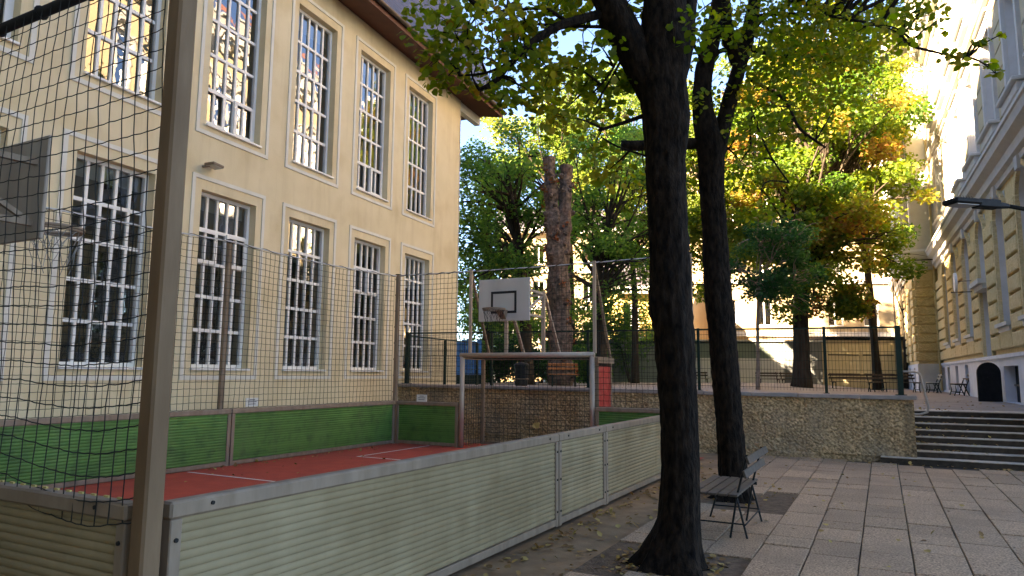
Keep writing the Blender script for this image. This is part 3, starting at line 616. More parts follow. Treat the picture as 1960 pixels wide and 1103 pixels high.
# ================================================================== COURT BARRIERS
def plank_mesh():
    # rounded hollow-section plank, one side green (court side, +y), one side cream
    bm = bmesh.new(); bmesh.ops.create_cube(bm, size=1)
    h = .5; pr = [(.33, -h), (.41, -h*.82), (.475, -h*.45), (.5, 0), (.475, h*.45), (.41, h*.82), (.33, h)]
    bm.free(); m = MB()
    pts = [(y, z) for y, z in pr]+[(-y, z) for y, z in reversed(pr)]
    k = len(pts); vs = [(x, y, z) for x in (-.5, .5) for y, z in pts]
    for i in range(k):
        j = (i+1) % k; m.add([vs[i], vs[j], vs[k+j], vs[k+i]], [(0, 1, 2, 3)], 0 if (pts[i][0]+pts[j][0]) > 0 else 1)
    m.add([vs[i] for i in range(k)], [tuple(range(k))], 1); m.add([vs[k+i] for i in range(k)], [tuple(range(k))], 1)
    return m.mesh('plank', ['board_green', 'board_cream'], True)
PLK = plank_mesh()
def barrier(label, p, q, joints, inner, posts_hi=(), group='court barrier sides'):
    """boards from p to q; inner = unit vector to the court side; joints = distances of the upright joints"""
    p = Vector(p); q = Vector(q); d = (q-p); L = d.length; d.normalize(); rz = math.atan2(d.y, d.x)
    t = thing('court_barrier', label, 'barrier', p, rz, group)
    sg = 1 if Vector((-d.y, d.x, 0)).dot(inner) > 0 else -1
    xs = [0]+list(joints)+[L]; n = 18; z0, z1 = .09, .915; h = (z1-z0)/n
    for a_, b_ in zip(xs[:-1], xs[1:]):
        for k in range(n):
            o_ = link('plank', PLK, t, loc=((a_+b_)/2, 0, z0+h*(k+.5)), scale=(b_-a_-.09, .056*sg, h)) if sg > 0 else link('plank', PLK, t, loc=((a_+b_)/2, 0, z0+h*(k+.5)), rz=math.pi, scale=(b_-a_-.09, .056, h))
        MB().box(a_+.045, b_-.045, -.04, .04, .015, .085).build('bottom_rail', 'galv', t, bevel=.006)
        MB().box(a_+.004, b_-.004, -.048, .048, .905, .992).build('top_rail', 'galv', t, bevel=.012)
        for e in (a_+.045, b_-.045):
            MB().box(e-.035, e+.035, -.043, .043, .0, .903).build('end_profile', 'galv', t, bevel=.006)
            for z in (.16, .5, .8):
                b2 = MB().lathe([(.012, 0), (.012, .008)], 8); y_ = -.043*sg
                b2.v = [(e+x, y_-(zz if sg > 0 else -zz), z+y) for x, y, zz in b2.v]; b2.build('bolt', 'dark_metal', t)
        for z in ((a_+.25), (b_-.25)):
            b2 = MB().lathe([(.011, 0), (.011, .008)], 8); y_ = -.048*sg
            b2.v = [(z+x, y_-(zz if sg > 0 else -zz), .955+y) for x, y, zz in b2.v]; b2.build('bolt', 'dark_metal', t)
    return t
J = (4.86, 6.34)
barrier('cream ribbed board side nearest the tree trunks, running away', c(A0+.09, B0), c(A1, B0), (4.78, 6.26), B)
barrier('green ribbed board side along the yellow hall wall', c(A0+.05, B1), c(A1-.05, B1), J, -B)
barrier('cream ribbed board end at bottom left under the black net', c(A0, B0+.10), c(A0, 5.2), (), A)
barrier('cream ribbed board end beyond the near goal, left edge', c(A0, 8.4), c(A0, B1-.05), (), A)
barrier('green board end left of the goal in the far corner', c(A1, 8.45), c(A1, B1-.06), (), -A)
barrier('green board end right of the goal, half hidden by trunk', c(A1, B0+.06), c(A1, 5.18), (), -A)
# posts
def post(a, b, wd, z0, z1, label, mt='galv'):
    t = thing('net_post', label, 'post', c(a, b), COURT_RZ, 'net posts of the court')
    MB().box(-wd/2, wd/2, -wd/2, wd/2, z0, z1).build('shaft', mt, t, bevel=wd*.12); MB().box(-wd/2-.004, wd/2+.004, -wd/2-.004, wd/2+.004, z1, z1+.02).build('cap', 'dark_metal', t)
    MB().box(-wd/2-.05, wd/2+.05, -wd/2-.05, wd/2+.05, 0, .012).build('foot_plate', mt, t)
    for k in range(8):
        z = 1.2+k*(z1-1.3)/7; MB().ring((0, wd/2+.01, z), .025, .006, (1, 0, 0), 10, 4).build('eyelet', 'dark_metal', t)
    return t
post(A0-.0, B0-.0, .108, 0, 4.05, 'thick galvanised corner post in the left foreground', 'galv_post')
post(8.52, B1+.09, .085, 0, 4.0, 'galvanised net post halfway along the hall side')
post(A1+.02, B1+.02, .09, 0, 4.0, 'galvanised net post at the far left court corner')
post(A1+.02, B0-.02, .09, 0, 4.0, 'galvanised net post behind the nearest trunk')
# nets
def net(name, label, P, nu, nv, wob, r, mt, group='court nets', keep=None, n=3):
    """P(i/nu, j/nv) gives the knot positions"""
    K = {(i, j): P(i/nu, j/nv) for i in range(nu+1) for j in range(nv+1)}
    rr = random.Random(len(label)); m = MB()
    for k in K: K[k] = K[k]+Vector((rr.uniform(-1, 1), rr.uniform(-1, 1), rr.uniform(-1, 1)))*wob
    def dip(a, b, s): return (a+b)/2+Vector((0, 0, -s))
    for i in range(nu+1): m.tube([K[i, j] for j in range(nv+1)], r, n, False)
    for j in range(nv+1):
        pts = []
        for i in range(nu):
            pts += [K[i, j], dip(K[i, j], K[i+1, j], .004)]
        pts.append(K[nu, j]); m.tube(pts, r, n, False)
    o_ = m.build(name, mt); return tag(o_, label, 'net', group)
def near_net(u, v):
    b = B0+.1+u*(B1-B0-.2); z = 1.0+v*2.92
    lo = (1-v)**3; wv = math.sin(u*23)*.05+math.sin(u*61+1)*.02
    z += -lo*(.05+.09*max(0, math.sin(u*16+.4)))+(-.10*math.sin(math.pi*min(1, u*3.2)) if u < .31 else 0)*v*(1-v)*1.6
    a = A0-.03-.05*lo*math.sin(u*19+.6)+.05*math.sin(v*4+u*9)*math.sin(math.pi*v)+wv*lo*.6
    return c(a, b-.16*lo*math.sin(u*14+1)*.5, z)
nn_ = net('ball_net', 'large black rope net hanging in the left foreground', near_net, 66, 27, .004, .0033, 'net_black', n=4)
net('ball_net', 'thin dark net along the yellow hall wall', lambda u, v: c(A0+.1+u*(A1-A0-.2), B1+.03+.03*math.sin(u*40)*math.sin(v*3), 1.0+v*(2.95-.07*math.sin(math.pi*((u*11.2-6.3)/4.9 if u*11.2 > 6.3 else u*11.2/6.3)))), 96, 25, .005, .0045, 'net_green')
net('ball_net', 'thin dark net stretched behind the far goal', lambda u, v: c(A1+.03+.03*math.sin(u*30), B0+.05+u*(B1-B0-.1), 2.05+v*(1.93-.03*math.sin(math.pi*u))), 60, 16, .005, .0045, 'net_green')
net('ball_net', 'short dark net above the far corner boards', lambda u, v: c(A1+.04, 8.45+u*(B1-8.5), 1.0+v*1.04), 15, 9, .005, .0045, 'net_green')
net('ball_net', 'short dark net above the boards beside the nearest trunk', lambda u, v: c(A1+.04, B0+.05+u*(5.2-B0), 1.0+v*1.04), 17, 9, .005, .0045, 'net_green')
# top ropes and top bar
for nm, p, q, sag, lab in (('top_rope', c(A0, B1+.04, 3.98), c(A1, B1+.04, 3.98), .06, 'pale twisted top rope of the net along the hall'), ('top_rope', c(A1+.04, B0, 3.99), c(A1+.04, B1, 3.99), .03, 'pale twisted top rope of the far end net')):
    m = MB(); n = 120; pts = []; pts2 = []
    L = (q-p).length
    for k in range(n+1):
        t = k/n; tt = t
        if L > 9: t2 = (t*11.2-6.3)/4.9 if t*11.2 > 6.3 else t*11.2/6.3
        else: t2 = t
        z = -sag*math.sin(math.pi*t2); b0 = p.lerp(q, t)+Vector((0, 0, z)); th = k*1.1
        pts.append(b0); pts2.append(b0+Vector((0, math.cos(th)*.02, math.sin(th)*.02)))
    m.tube(pts, .014, 6); m.tube(pts2, .008, 4, mi=1); tag(m.build(nm, ['rope', 'net_black']), lab, 'rope', 'net top ropes')
tb = thing('net_top_bar', 'dark tube holding up the foreground net, top left corner', 'bar', c(A0, B0, 3.92), math.atan2(B.y, B.x))
MB().tube([(0, 0, 0), (7, 0, 0)], .034, 10).build('tube', 'dark_metal', tb, smooth=True)
for k in range(14): MB().ring((.4+k*.5, 0, 0), .037, .01, (1, 0, 0), 12, 5).build('clip', 'dark_metal', tb)
# yellow ties of the near net
for k in range(22):
    pz = c(A0-.03, B0+.18+k*.11, 1.012); MB().bar(pz-B*.018, pz+B*.018, .011, .010).build('cable_tie', 'yellow_tie', nn_)

# goals
def goal(a, sgn_, label):
    t = thing('football_goal', label, 'goal', c(a, 6.815), COURT_RZ, 'football goals')
    hw_ = 1.565; dz = .95*sgn_
    MB().tube([(0, hw_, 0), (0, hw_, 2.06)], .052, 12).build('upright', 'galv_light', t, smooth=True); MB().tube([(0, -hw_, 0), (0, -hw_, 2.06)], .052, 12).build('upright', 'galv_light', t, smooth=True)
    MB().tube([(0, hw_+.05, 2.05), (0, -hw_-.05, 2.05)], .056, 12).build('crossbar', 'galv_light', t, smooth=True)
    for y in (hw_, -hw_):
        MB().box(dz-.035, dz+.035, y-.035, y+.035, 0, 2.0).build('back_post', 'galv', t); MB().bar((0, y, 1.99), (dz, y, 1.99), .05, .05).build('side_bar', 'galv', t)
    MB().bar((dz, hw_, 1.99), (dz, -hw_, 1.99), .045, .045).build('back_bar', 'galv', t); MB().bar((dz, hw_, .03), (dz, -hw_, .03), .05, .05).build('ground_bar', 'galv', t)
    for y in (hw_-.18, -hw_-.05):
        MB().bar((.03*sgn_, y, 2.08), (.03*sgn_, y, 4.0), .06, .06).build('net_support', 'galv_light', t); MB().bar((dz, y, 2.0), (.05*sgn_, y, 3.9), .05, .05).build('brace', 'galv', t)
    if sgn_ > 0:
        f = MB(); y = -hw_-.07; f.box(.06, .12, y-.03, y+.03, 0, 1.98).box(dz-.1, dz-.04, y-.03, y+.03, 0, 1.98).box(.0, dz+.05, y-.06, y+.06, 1.88, 1.99); f.build('side_frame', 'galv', t)
        MB().box(.12, dz-.1, y-.012, y+.012, .3, 1.82).build('side_panel', 'red_pad', t)
    k = MB(); 
    def strand(p, q): k.tube([p, ((p[0]+q[0])/2, (p[1]+q[1])/2, (p[2]+q[2])/2), q], .0058, 3, False)
    n = 28
    for i in range(n+1): y = -hw_+2*hw_*i/n; strand((dz, y, .03), (dz, y, 1.98)); strand((dz, y, 1.98), (0, y, 2.02))
    for j in range(18): strand((dz, -hw_, .06+j*.112), (dz, hw_, .06+j*.112))
    for j in range(18):
        for y in (hw_, -hw_): strand((dz, y, .06+j*.112), (0, y, .06+j*.112))
    for j in range(1, 9):
        for y in (hw_, -hw_): strand((dz*j/9, y, .03), (dz*j/9, y, 1.98))
        strand((dz*j/9, -hw_, 1.99), (dz*j/9, hw_, 1.99))
    k.build('goal_net', 'net_green', t)
    return t
goal(A1, 1, 'grey metal football goal at the far end below the backboard')
goal(A0, -1, 'grey metal football goal at the near end, left of the foreground post')
def hoop(a, sgn_, label, bm_, post_a, b0=6.83):
    # sgn_: direction (along court) from board to its posts
    t = thing('basketball_hoop', label, 'basketball hoop', c(a, b0), COURT_RZ, 'basketball hoops')
    bd = MB().box(-.015, .015, -.6, .6, 2.72, 3.60).build('backboard', bm_, t, bevel=.008)
    fx = -.018*sgn_; x0, x1 = sorted((fx, fx-.003*sgn_)); k = MB(); T = .05
    k.box(x0, x1, -.3, -.3+T, 2.88, 3.34).box(x0, x1, .3-T, .3, 2.88, 3.34).box(x0, x1, -.3+T, .3-T, 3.34-T, 3.34).box(x0, x1, -.3+T, .3-T, 2.88, 2.88+T); k.build('target_square', 'black_mark', bd)
    rx = -sgn_*(.42)
    MB().ring((rx, 0, 2.94), .225, .016, n=28).ring((rx, 0, 2.915), .222, .010, n=28).build('rim', 'galv', t, smooth=True)
    mb = MB(); mb.add([(fx, -.1, 2.95), (fx, .1, 2.95), (rx+sgn_*.2, .09, 2.93), (rx+sgn_*.2, -.09, 2.93), (fx, -.06, 2.76), (fx, .06, 2.76)], [(0, 1, 2, 3), (4, 5, 2, 3), (0, 3, 4), (1, 5, 2)]); mb.build('rim_bracket', 'galv', t)
    k = MB(); rr = random.Random(2)
    for i in range(12):
        th = 2*math.pi*i/12; dn = rr.uniform(.15, .42)
        for s_ in (-1, 1):
            pts = [(rx+.225*math.cos(th), .225*math.sin(th), 2.93)]
            for q in range(1, 5): r_ = .225-.022*q+rr.uniform(-.01, .01); tq = th+s_*q*.14+rr.uniform(-.05, .05); pts.append((rx+r_*math.cos(tq), r_*math.sin(tq), 2.93-dn*q/4))
            k.tube(pts, .004, 3, False)
    k.build('hoop_net', 'net_black' if sgn_ > 0 else 'net_white', t)
    px_ = post_a-a; gm = 'galv_light' if sgn_ > 0 else 'galv'
    for y in (-.45, .45):
        MB().box(px_-.035, px_+.035, y-.035, y+.035, 2.08, 3.42).build('post', gm, t); MB().bar((px_+.9*sgn_, y, 2.02), (px_+.05*sgn_, y, 3.35), .06, .05).build('brace', gm, t)
        MB().bar((.016*sgn_, y, 3.38), (px_, y, 3.36), .05, .05).build('arm', gm, t); MB().bar((.016*sgn_, y, 2.86), (px_, y, 2.86), .05, .05).build('arm', gm, t)
        MB().bar((.05*sgn_, y, 2.88), (px_, y, 3.34), .04, .04).build('stay', gm, t)
    MB().bar((px_, -.45, 3.34), (px_, .45, 3.34), .05, .05).build('cross_tube', gm, t)
    return t
hoop(12.5, 1, 'pale basketball backboard with black square above the far goal', 'backboard', A1+.05)
hoop(3.13, -1, 'weathered basketball backboard seen from behind at the left edge', 'backboard_old', A0-.05, 6.64)
# two little signs on the boards
for p, rz_, lab in ((AY(482, 771, (c(9.3, B1).y)), COURT_RZ, 'small white notice on the green boards along the hall'), (c(A1-.03, 9.45, 1.06), COURT_RZ-math.pi/2, 'small white notice on the far corner boards')):
    t = thing('notice', lab, 'sign', p, rz_, 'notices on the boards')
    MB().box(-.14, .14, -.008, .008, -.07, .09).build('plate', 'sign_white', t)
    for k, (xa, xb) in enumerate(((-.06, .06), (-.1, .1), (-.09, .08))): MB().box(xa, xb, -.0115, -.0085, .05-.04*k, .062-.04*k).build('print', 'sign_ink', t)

# ================================================================== FENCE ON THE WALL
fe = thing('mesh_fence', 'dark green wire mesh fence standing on the retaining wall', 'fence', W0, WRZ)
PS_ = [.2, 1.53, 4.1, 6.72, 9.36, 12.0]
def ftop(x): return 2.62+.11*x/12
def fbot(x): return top(x)+.09
for k, x in enumerate(PS_):
    r = .05 if k in (0, 5) else .028
    MB().box(x-r, x+r, sgn*.14-r, sgn*.14+r, fbot(x)-.0, ftop(x)+.03).build('post', 'fence_green', fe); MB().box(x-r*2, x+r*2, sgn*.14-r*2, sgn*.14+r*2, fbot(x), fbot(x)+.012).build('foot_plate', 'fence_green', fe)
for xa, xb in zip(PS_[:-1], PS_[1:]):
    MB().bar((xa+.03, sgn*.14, ftop(xa)), (xb-.03, sgn*.14, ftop(xb)), .04, .035).build('top_rail', 'fence_green', fe)
    m = MB(); n = int((xb-xa)/.062)
    for i in range(1, n): x = xa+(xb-xa)*i/n; m.tube([(x, sgn*.14, fbot(x)+.05), (x, sgn*.14, ftop(x))], .0035, 3, False)
    for j in range(7):
        t = (j+.3)/6.9
        for dy in (-.008, .008): m.tube([(xa+.03, sgn*.14+dy, fbot(xa)+.05+(ftop(xa)-fbot(xa)-.05)*t), (xb-.03, sgn*.14+dy, fbot(xb)+.05+(ftop(xb)-fbot(xb)-.05)*t)], .004, 3, False)
    m.build('wire_panel', 'fence_green', fe)
# short return towards the back
f2 = thing('mesh_fence', 'short green fence return beside the hall corner', 'fence', w(12.0, .14), WRZ+math.pi/2*sgn)
for x in (1.9, 3.8): MB().box(x-.035, x+.035, -.035, .035, 1.2, 2.62).build('post', 'fence_green', f2)
MB().bar((.05, 0, 2.66), (3.8, 0, 2.62), .04, .035).build('top_rail', 'fence_green', f2)
m = MB()
for i in range(1, 60): x = 3.8*i/60; m.tube([(x, 0, 1.35), (x, 0, 2.64)], .0035, 3, False)
for j in range(7): m.tube([(.05, 0, 1.4+j*.19), (3.8, 0, 1.4+j*.19)], .004, 3, False)
m.build('wire_panel', 'fence_green', f2)
# handrail by the steps
p = [G(1722, 768, .95)+Vector((0, 0, 0))]
hb = w(-.18, .75, .95); hr = thing('handrail', 'light grey bent tube handrail at the top of the steps', 'handrail', hb, WRZ)
MB().tube([(0.35, 0, -.05), (.05, 0, -.05), (-.08, 0, .0), (-.1, 0, .12), (0, 0, .72), (.03, 0, .78), (.1, 0, .80), (.4, 0, .80)], .022, 8).build('tube', 'galv_light', hr, smooth=True)

# ================================================================== BENCHES
def bench(label, loc, rz, L=1.5, wood='wood_dark', metal='dark_metal', group='benches on the terrace', slats=3, near=False):
    t = thing('bench', label, 'bench', loc, rz, group)
    D = .42; sw = D/slats
    for k in range(slats): MB().box(-L/2, L/2, -D/2+sw*k+.008, -D/2+sw*(k+1)-.008, .425, .455).build('seat_slat', wood, t, bevel=.006)
    for k in range(2 if not near else 2):
        z = .62+.14*k; y = D/2+.06+.05*k; MB().bar((-L/2, y, z), (L/2, y, z), .03, .085, up=(0, -.35, 1)).build('back_slat', wood, t, bevel=.006)
    for x in (-L/2+.12, L/2-.12):
        r = .013 if near else .02
        MB().tube([(x, -D/2-.02, 0), (x, -D/2+.05, .2), (x, -D/2+.02, .41), (x, D/2, .415)], r, 6).build('front_leg', metal, t)
        MB().tube([(x, D/2-.13, 0), (x, D/2-.02, .42), (x, D/2+.14, .83)], r, 6).build('back_leg', metal, t)
        MB().tube([(x, D/2+.04, 0), (x, D/2-.12, .41)], r, 6).build('rear_strut', metal, t); MB().tube([(x, -D/2+.01, .12), (x, D/2-.1, .12)], r*.8, 6).build('foot_bar', metal, t)
    return t
# near slatted bench behind the first trunk: faces the court
fb = c(8.03, 1.60, .0)
nb = thing('bench', 'slatted garden bench with thin metal legs between the two trunks', 'bench', fb, COURT_RZ)
L = 1.28
for k in range(5): MB().box(-L/2, L/2, -.26+.105*k+.008, -.26+.105*(k+1)-.006, .435, .458).build('seat_slat', 'wood_grey', nb, bevel=.004)
for z, y in ((.80, -.36), (.66, -.325)): MB().bar((-L/2+.0, y, z), (L/2-.0, y, z), .024, .075, up=(0, .35, 1)).build('back_slat', 'wood_grey', nb, bevel=.004)
for x in (-L/2+.16, L/2-.16):
    MB().bar((x-.015, -.27, .428), (x-.015, .27, .428), .02, .03).build('seat_bar', 'dark_metal', nb)
    MB().tube([(x, .27, 0), (x, .2, .22), (x, .24, .43)], .011, 6).build('front_leg', 'dark_metal', nb)
    MB().tube([(x, -.14, 0), (x, -.22, .43), (x, -.33, .84)], .011, 6).build('back_leg', 'dark_metal', nb)
    MB().tube([(x+.04, -.30, 0), (x+.04, -.2, .43)], .011, 6).build('rear_leg', 'dark_metal', nb); MB().tube([(x+.02, -.28, .14), (x+.02, .22, .14)], .008, 6).build('foot_bar', 'dark_metal', nb)
MB().tube([(-L/2+.16, -.29, .14), (L/2-.16, -.29, .14)], .008, 6).build('stretcher', 'dark_metal', nb)
GRN = 'fence_green'
def terr(px_, py_, z=.955): return G(px_, py_, z)
bench('green bench nearest the black hatch, side on', terr(1836, 757), RRZ+math.pi, 1.6, 'wood_dark', GRN)
bench('wooden bench with pale back farther along the plinth', terr(1786, 752), RRZ+math.pi, 1.5, 'blind', GRN)
bench('long bench left of the tall green fence end post', terr(1645, 749), 0, 2.6, 'wood_dark', GRN)
bench('long bench behind the green fence end post', terr(1712, 751), R(6), 2.4, 'wood_dark', GRN)
for (u_, lab) in ((1205, 'bench by the white wall just left of the nearest trunk'), (1250, 'bench by the white wall behind the nearest trunk'), (1335, 'bench by the white wall between the two trunks'), (1472, 'bench by the white wall behind the thin sapling'), (1517, 'bench by the white wall just left of the chestnut trunk')):
    p = AY(u_, 733, 38.5); bench(lab, (p.x, p.y, 1.02), R(rs.uniform(-3, 3)), 1.25)
p = AY(1079, 733, 23.2); bench('orange plank bench beside the cut pollard trunk', (p.x, p.y, 1.2), 0, 1.0, 'wood_orange', GRN)

# ================================================================== STREET LAMP
h0 = AY(1816, 386, 9.0); h1 = AY(1925, 394, 9.15); h2 = AY(1965, 401, 9.2); 
ex = (h2-h1).normalized(); pole = h2+ex*1.0
lp = thing('street_lamp', 'black flat lamp head with bird spikes reaching in from the right', 'street lamp', (pole.x, pole.y, 0), 0)
off = Vector((pole.x, pole.y, 0))
MB().tube([(0, 0, 0), (0, 0, pole.z+.1)], [.07, .045], 10).build('pole', 'dark_metal', lp, smooth=True)
mid = h0.lerp(h1, .47); MB().tube([h1-off, Vector((0, 0, pole.z))], .03, 8).build('arm', 'dark_metal', lp, smooth=True)
hd = MB().bar(h0-off, mid-off, .26, .075).build('head', 'dark_metal', lp, bevel=.02); MB().bar(mid-off-(h1-h0)*.01, h0.lerp(h1, .85)-off, .16, .11).tube([h0.lerp(h1, .84)-off, h1-off+ex*.05], [.055, .035], 8).build('driver_box', 'dark_metal', lp, bevel=.015)
MB().bar(h0.lerp(h1, .05)-off-Vector((0, 0, .042)), h0.lerp(h1, .42)-off-Vector((0, 0, .042)), .2, .01).build('lens', 'lamp_glass', lp)
for k in range(9):
    q = h0.lerp(h1, .04+.05*k)-off+Vector((0, 0, .035)); MB().tube([q, q+Vector((-.03, .0, .07))], [.006, .001], 4).build('spike', 'dark_metal', hd and lp)
# small white floodlight on a mast by the far school corner
mp = AY(1712, 600, 36); ms = thing('mast_light', 'white square light on a thin mast before the cream house', 'mast light', (mp.x, mp.y, .95), 0)
q = AY(1713, 518, 36); MB().tube([(0, 0, 0), (0, 0, q.z-.95)], .03, 6).build('mast', 'galv', ms); MB().bar((-.1, -.1, q.z-.95-.12), (.12, -.1, q.z-.95+.1), .3, .3).build('head', 'sign_white', ms)

# ================================================================== TREES
def leaves_mesh(name, P, size, matname, tint, simple=False, droop=.0, flat=.6):
    n = len(P); P = np.asarray(P)
    d = rng.normal(size=(n, 3)); d[:, 2] = d[:, 2]*.5-droop; d /= np.linalg.norm(d, axis=1)[:, None]
    nn = rng.normal(size=(n, 3)); nn[:, 2] += flat*2; nn -= d*(nn*d).sum(1)[:, None]; nn /= np.linalg.norm(nn, axis=1)[:, None]
    e = np.cross(d, nn); s = size*rng.uniform(.65, 1.25, n)[:, None]
    if simple: shp = [(0, 0, 0), (.5, .38, .08), (1, 0, 0), (.5, -.38, .08)]; fc = [(0, 1, 2, 3)]
    else: shp = [(0, 0, 0), (.28, .42, .07), (.68, .36, .05), (1, 0, -.06), (.68, -.36, .05), (.28, -.42, .07)]; fc = [(0, 1, 2, 3), (0, 3, 4, 5)]
    k = len(shp); V = np.empty((n, k, 3))
    for i, (a, b, h) in enumerate(shp): V[:, i] = P+d*s*a+e*s*b+nn*s*h
    V = V.reshape(-1, 3); base = (np.arange(n)*k)[:, None]
    Fq = np.concatenate([base+np.array(f)[None] for f in fc], 1).reshape(-1, 4)
    me = bpy.data.meshes.new(name); me.vertices.add(len(V)); me.vertices.foreach_set('co', V.astype(np.float32).ravel())
    me.loops.add(Fq.size); me.loops.foreach_set('vertex_index', Fq.astype(np.int32).ravel())
    me.polygons.add(len(Fq)); me.polygons.foreach_set('loop_start', (np.arange(len(Fq))*4).astype(np.int32)); me.polygons.foreach_set('loop_total', np.full(len(Fq), 4, np.int32))
    at = me.attributes.new('tint', 'FLOAT', 'FACE'); at.data.foreach_set('value', np.repeat(np.clip(tint, 0, 1), len(fc)).astype(np.float32))
    me.materials.append(MATS[matname]); me.update(calc_edges=True); return me
def clump_pts(cen, rad, n, sq=.7):
    d = rng.normal(size=(n, 3)); d /= np.linalg.norm(d, axis=1)[:, None]; r = rng.uniform(0, 1, n)**.45*rad
    p = d*r[:, None]; p[:, 2] *= sq; return np.array(cen)[None]+p
def curve(p, q, k=6, bend=.15, up=.1):
    p = Vector(p); q = Vector(q); L = (q-p).length; o1 = Vector((random.uniform(-1, 1), random.uniform(-1, 1), random.uniform(-.3, 1)))*L*bend
    return [p.lerp(q, i/k)+o1*math.sin(math.pi*i/k)+Vector((0, 0, up*L*math.sin(math.pi*i/k))) for i in range(k+1)]

def bg_tree(name, label, base, trunk, r0, crown_c, crown_r, nclump, nleaf, lsize, lmat, tint_mu, tint_sd, bark='bark', cr=(.5, 1.0), stems=1, seed=1, group='trees on the terrace', patch=0., low=-.75):
    """trunk: points; crown: clumps of leaves spread through an ellipsoid, a limb to each clump"""
    random.seed(seed); global rng; rng = np.random.default_rng(seed)
    base = Vector(base); t = thing(name, label, 'tree', base, 0, group)
    tr = MB(); pts = [Vector(p)-base for p in trunk]
    fine = []
    for i in range(len(pts)-1):
        for k in range(6): fine.append(pts[i].lerp(pts[i+1], k/6))
    fine.append(pts[-1])
    n = len(fine); rad = [r0*(1.35 if i == 0 else 1.12 if i == 1 else 1-.55*i/n) for i in range(n)]
    tr.tube(fine, rad, 10, True, jit=.10)
    cc = Vector(crown_c)-base; cl = []; tries = 0
    while len(cl) < nclump and tries < 5000:
        tries += 1
        v = Vector((random.gauss(0, 1), random.gauss(0, 1), random.gauss(0, 1))).normalized()*random.uniform(.04, 1)**.5
        if v.z < low: continue
        p = cc+Vector((v.x*crown_r[0], v.y*crown_r[1], v.z*crown_r[2])); cl.append(p)
    lb = MB(); P = []; T = []
    for p in cl:
        a = fine[random.randint(int(n*.45), n-1)]
        if a.z > p.z+.5: a = fine[int(n*.5)]
        cv = curve(a, p, 7, .10, .06); L = (p-a).length; lb.tube(cv, [max(.012, r0*.32*(1-i/7.5)) for i in range(8)], 5, False)
        for q in range(3):
            e = p+Vector((random.uniform(-1, 1), random.uniform(-1, 1), random.uniform(-.6, .8)))*.6; lb.tube(curve(cv[5], e, 4, .12), [.022, .018, .013, .009, .005], 4, False)
        r_ = random.uniform(*cr); k = int((.8 if lmat == 'leaf_green' else 1.25)*nleaf*random.uniform(.7, 1.3)*(r_/((cr[0]+cr[1])/2))**2)
        P.append(clump_pts(p, r_, k, .72)); mu = tint_mu+random.gauss(0, tint_sd)+(patch if random.random() < .25 else 0); T.append(np.clip(rng.normal(mu, .13, k), 0, 1))
    tr.build('trunk', bark, t, smooth=True); lb.build('limbs', bark, t, smooth=True)
    me = leaves_mesh('crown', np.concatenate(P), lsize, lmat, np.concatenate(T), simple=True, droop=.25)
    o_ = link('crown', me, t); stuff(o_); return t
def tp(u, v, Y): return AY(u, v, Y)
def at_ground(u, Y, z): p = AY(u, 730, Y); return Vector((p.x, p.y, z))
# maple left, behind the hall corner
b_ = at_ground(1008, 27, 1.1)
bg_tree('maple_tree', 'dark many stemmed green tree just right of the yellow hall', b_, [b_, tp(1005, 560, 27), tp(985, 420, 27), tp(970, 330, 27.2)], .26, tp(965, 430, 27), (2.8, 2.4, 5.0), 70, 230, .155, 'leaf_green', .42, .16, seed=3, low=-.8)
b_ = at_ground(1152, 29, 1.1)
bg_tree('maple_tree', 'green tree with forked dark trunk right of the pollard', b_, [b_, tp(1150, 600, 29), tp(1145, 520, 29), tp(1170, 400, 29)], .24, tp(1160, 440, 29), (3.0, 2.5, 4.9), 76, 230, .155, 'leaf_green', .55, .18, seed=4, low=-.8)
b_ = at_ground(930, 33, 1.1)
bg_tree('maple_tree', 'loose green tree at the hall corner against blue sky', b_, [b_, tp(932, 600, 33), tp(935, 420, 33), tp(945, 330, 33)], .2, tp(925, 470, 33), (2.6, 2.5, 5.4), 50, 200, .16, 'leaf_green', .5, .15, seed=14)
b_ = at_ground(1090, 36, 1.1)
bg_tree('robinia_tree', 'tall pale sunlit tree rising above the pollard', b_, [b_, tp(1090, 520, 36), tp(1085, 380, 36), tp(1095, 230, 36)], .3, tp(1100, 285, 36), (5.4, 3.6, 5.2), 120, 240, .16, 'leaf_pale', .4, .14, seed=5)
b_ = at_ground(1215, 33, 1.1)
bg_tree('robinia_tree', 'slim green tree close left of the nearest trunk', b_, [b_, tp(1215, 560, 33), tp(1205, 420, 33), tp(1200, 330, 33)], .17, tp(1215, 370, 33), (2.8, 2.4, 6.0), 56, 200, .16, 'leaf_pale', .3, .14, seed=6)
# chestnut on the right
b_ = at_ground(1533, 30, 1.02)
bg_tree('chestnut_tree', 'big horse chestnut with browning leaves before the cream house', b_, [b_, tp(1532, 620, 30), tp(1540, 500, 30), tp(1580, 380, 30), tp(1590, 240, 30)], .36, tp(1565, 350, 30), (4.6, 3.6, 6.4), 190, 260, .19, 'leaf_chestnut', .30, .15, seed=7, patch=.3, low=-.9)
b_ = at_ground(1640, 25, 1.0)
b_ = at_ground(1385, 34, 1.02)
bg_tree('chestnut_tree', 'yellowing tree seen between the two dark trunks', b_, [b_, tp(1385, 600, 34), tp(1380, 460, 34), tp(1375, 320, 34)], .24, tp(1378, 360, 34), (3.6, 2.6, 7.2), 96, 220, .18, 'leaf_chestnut', .36, .14, seed=8)
b_ = at_ground(1450, 22, 1.02)
bg_tree('young_tree', 'young round headed dark green tree with thin pale stem', b_, [b_, tp(1450, 620, 22), tp(1455, 520, 22), tp(1462, 440, 22)], .062, tp(1478, 512, 22), (1.6, 1.4, 1.75), 46, 110, .12, 'leaf_dark', .5, .2, bark='bark_young', cr=(.25, .55), seed=9, low=-.95)
b_ = at_ground(1733, 40, 1.0)
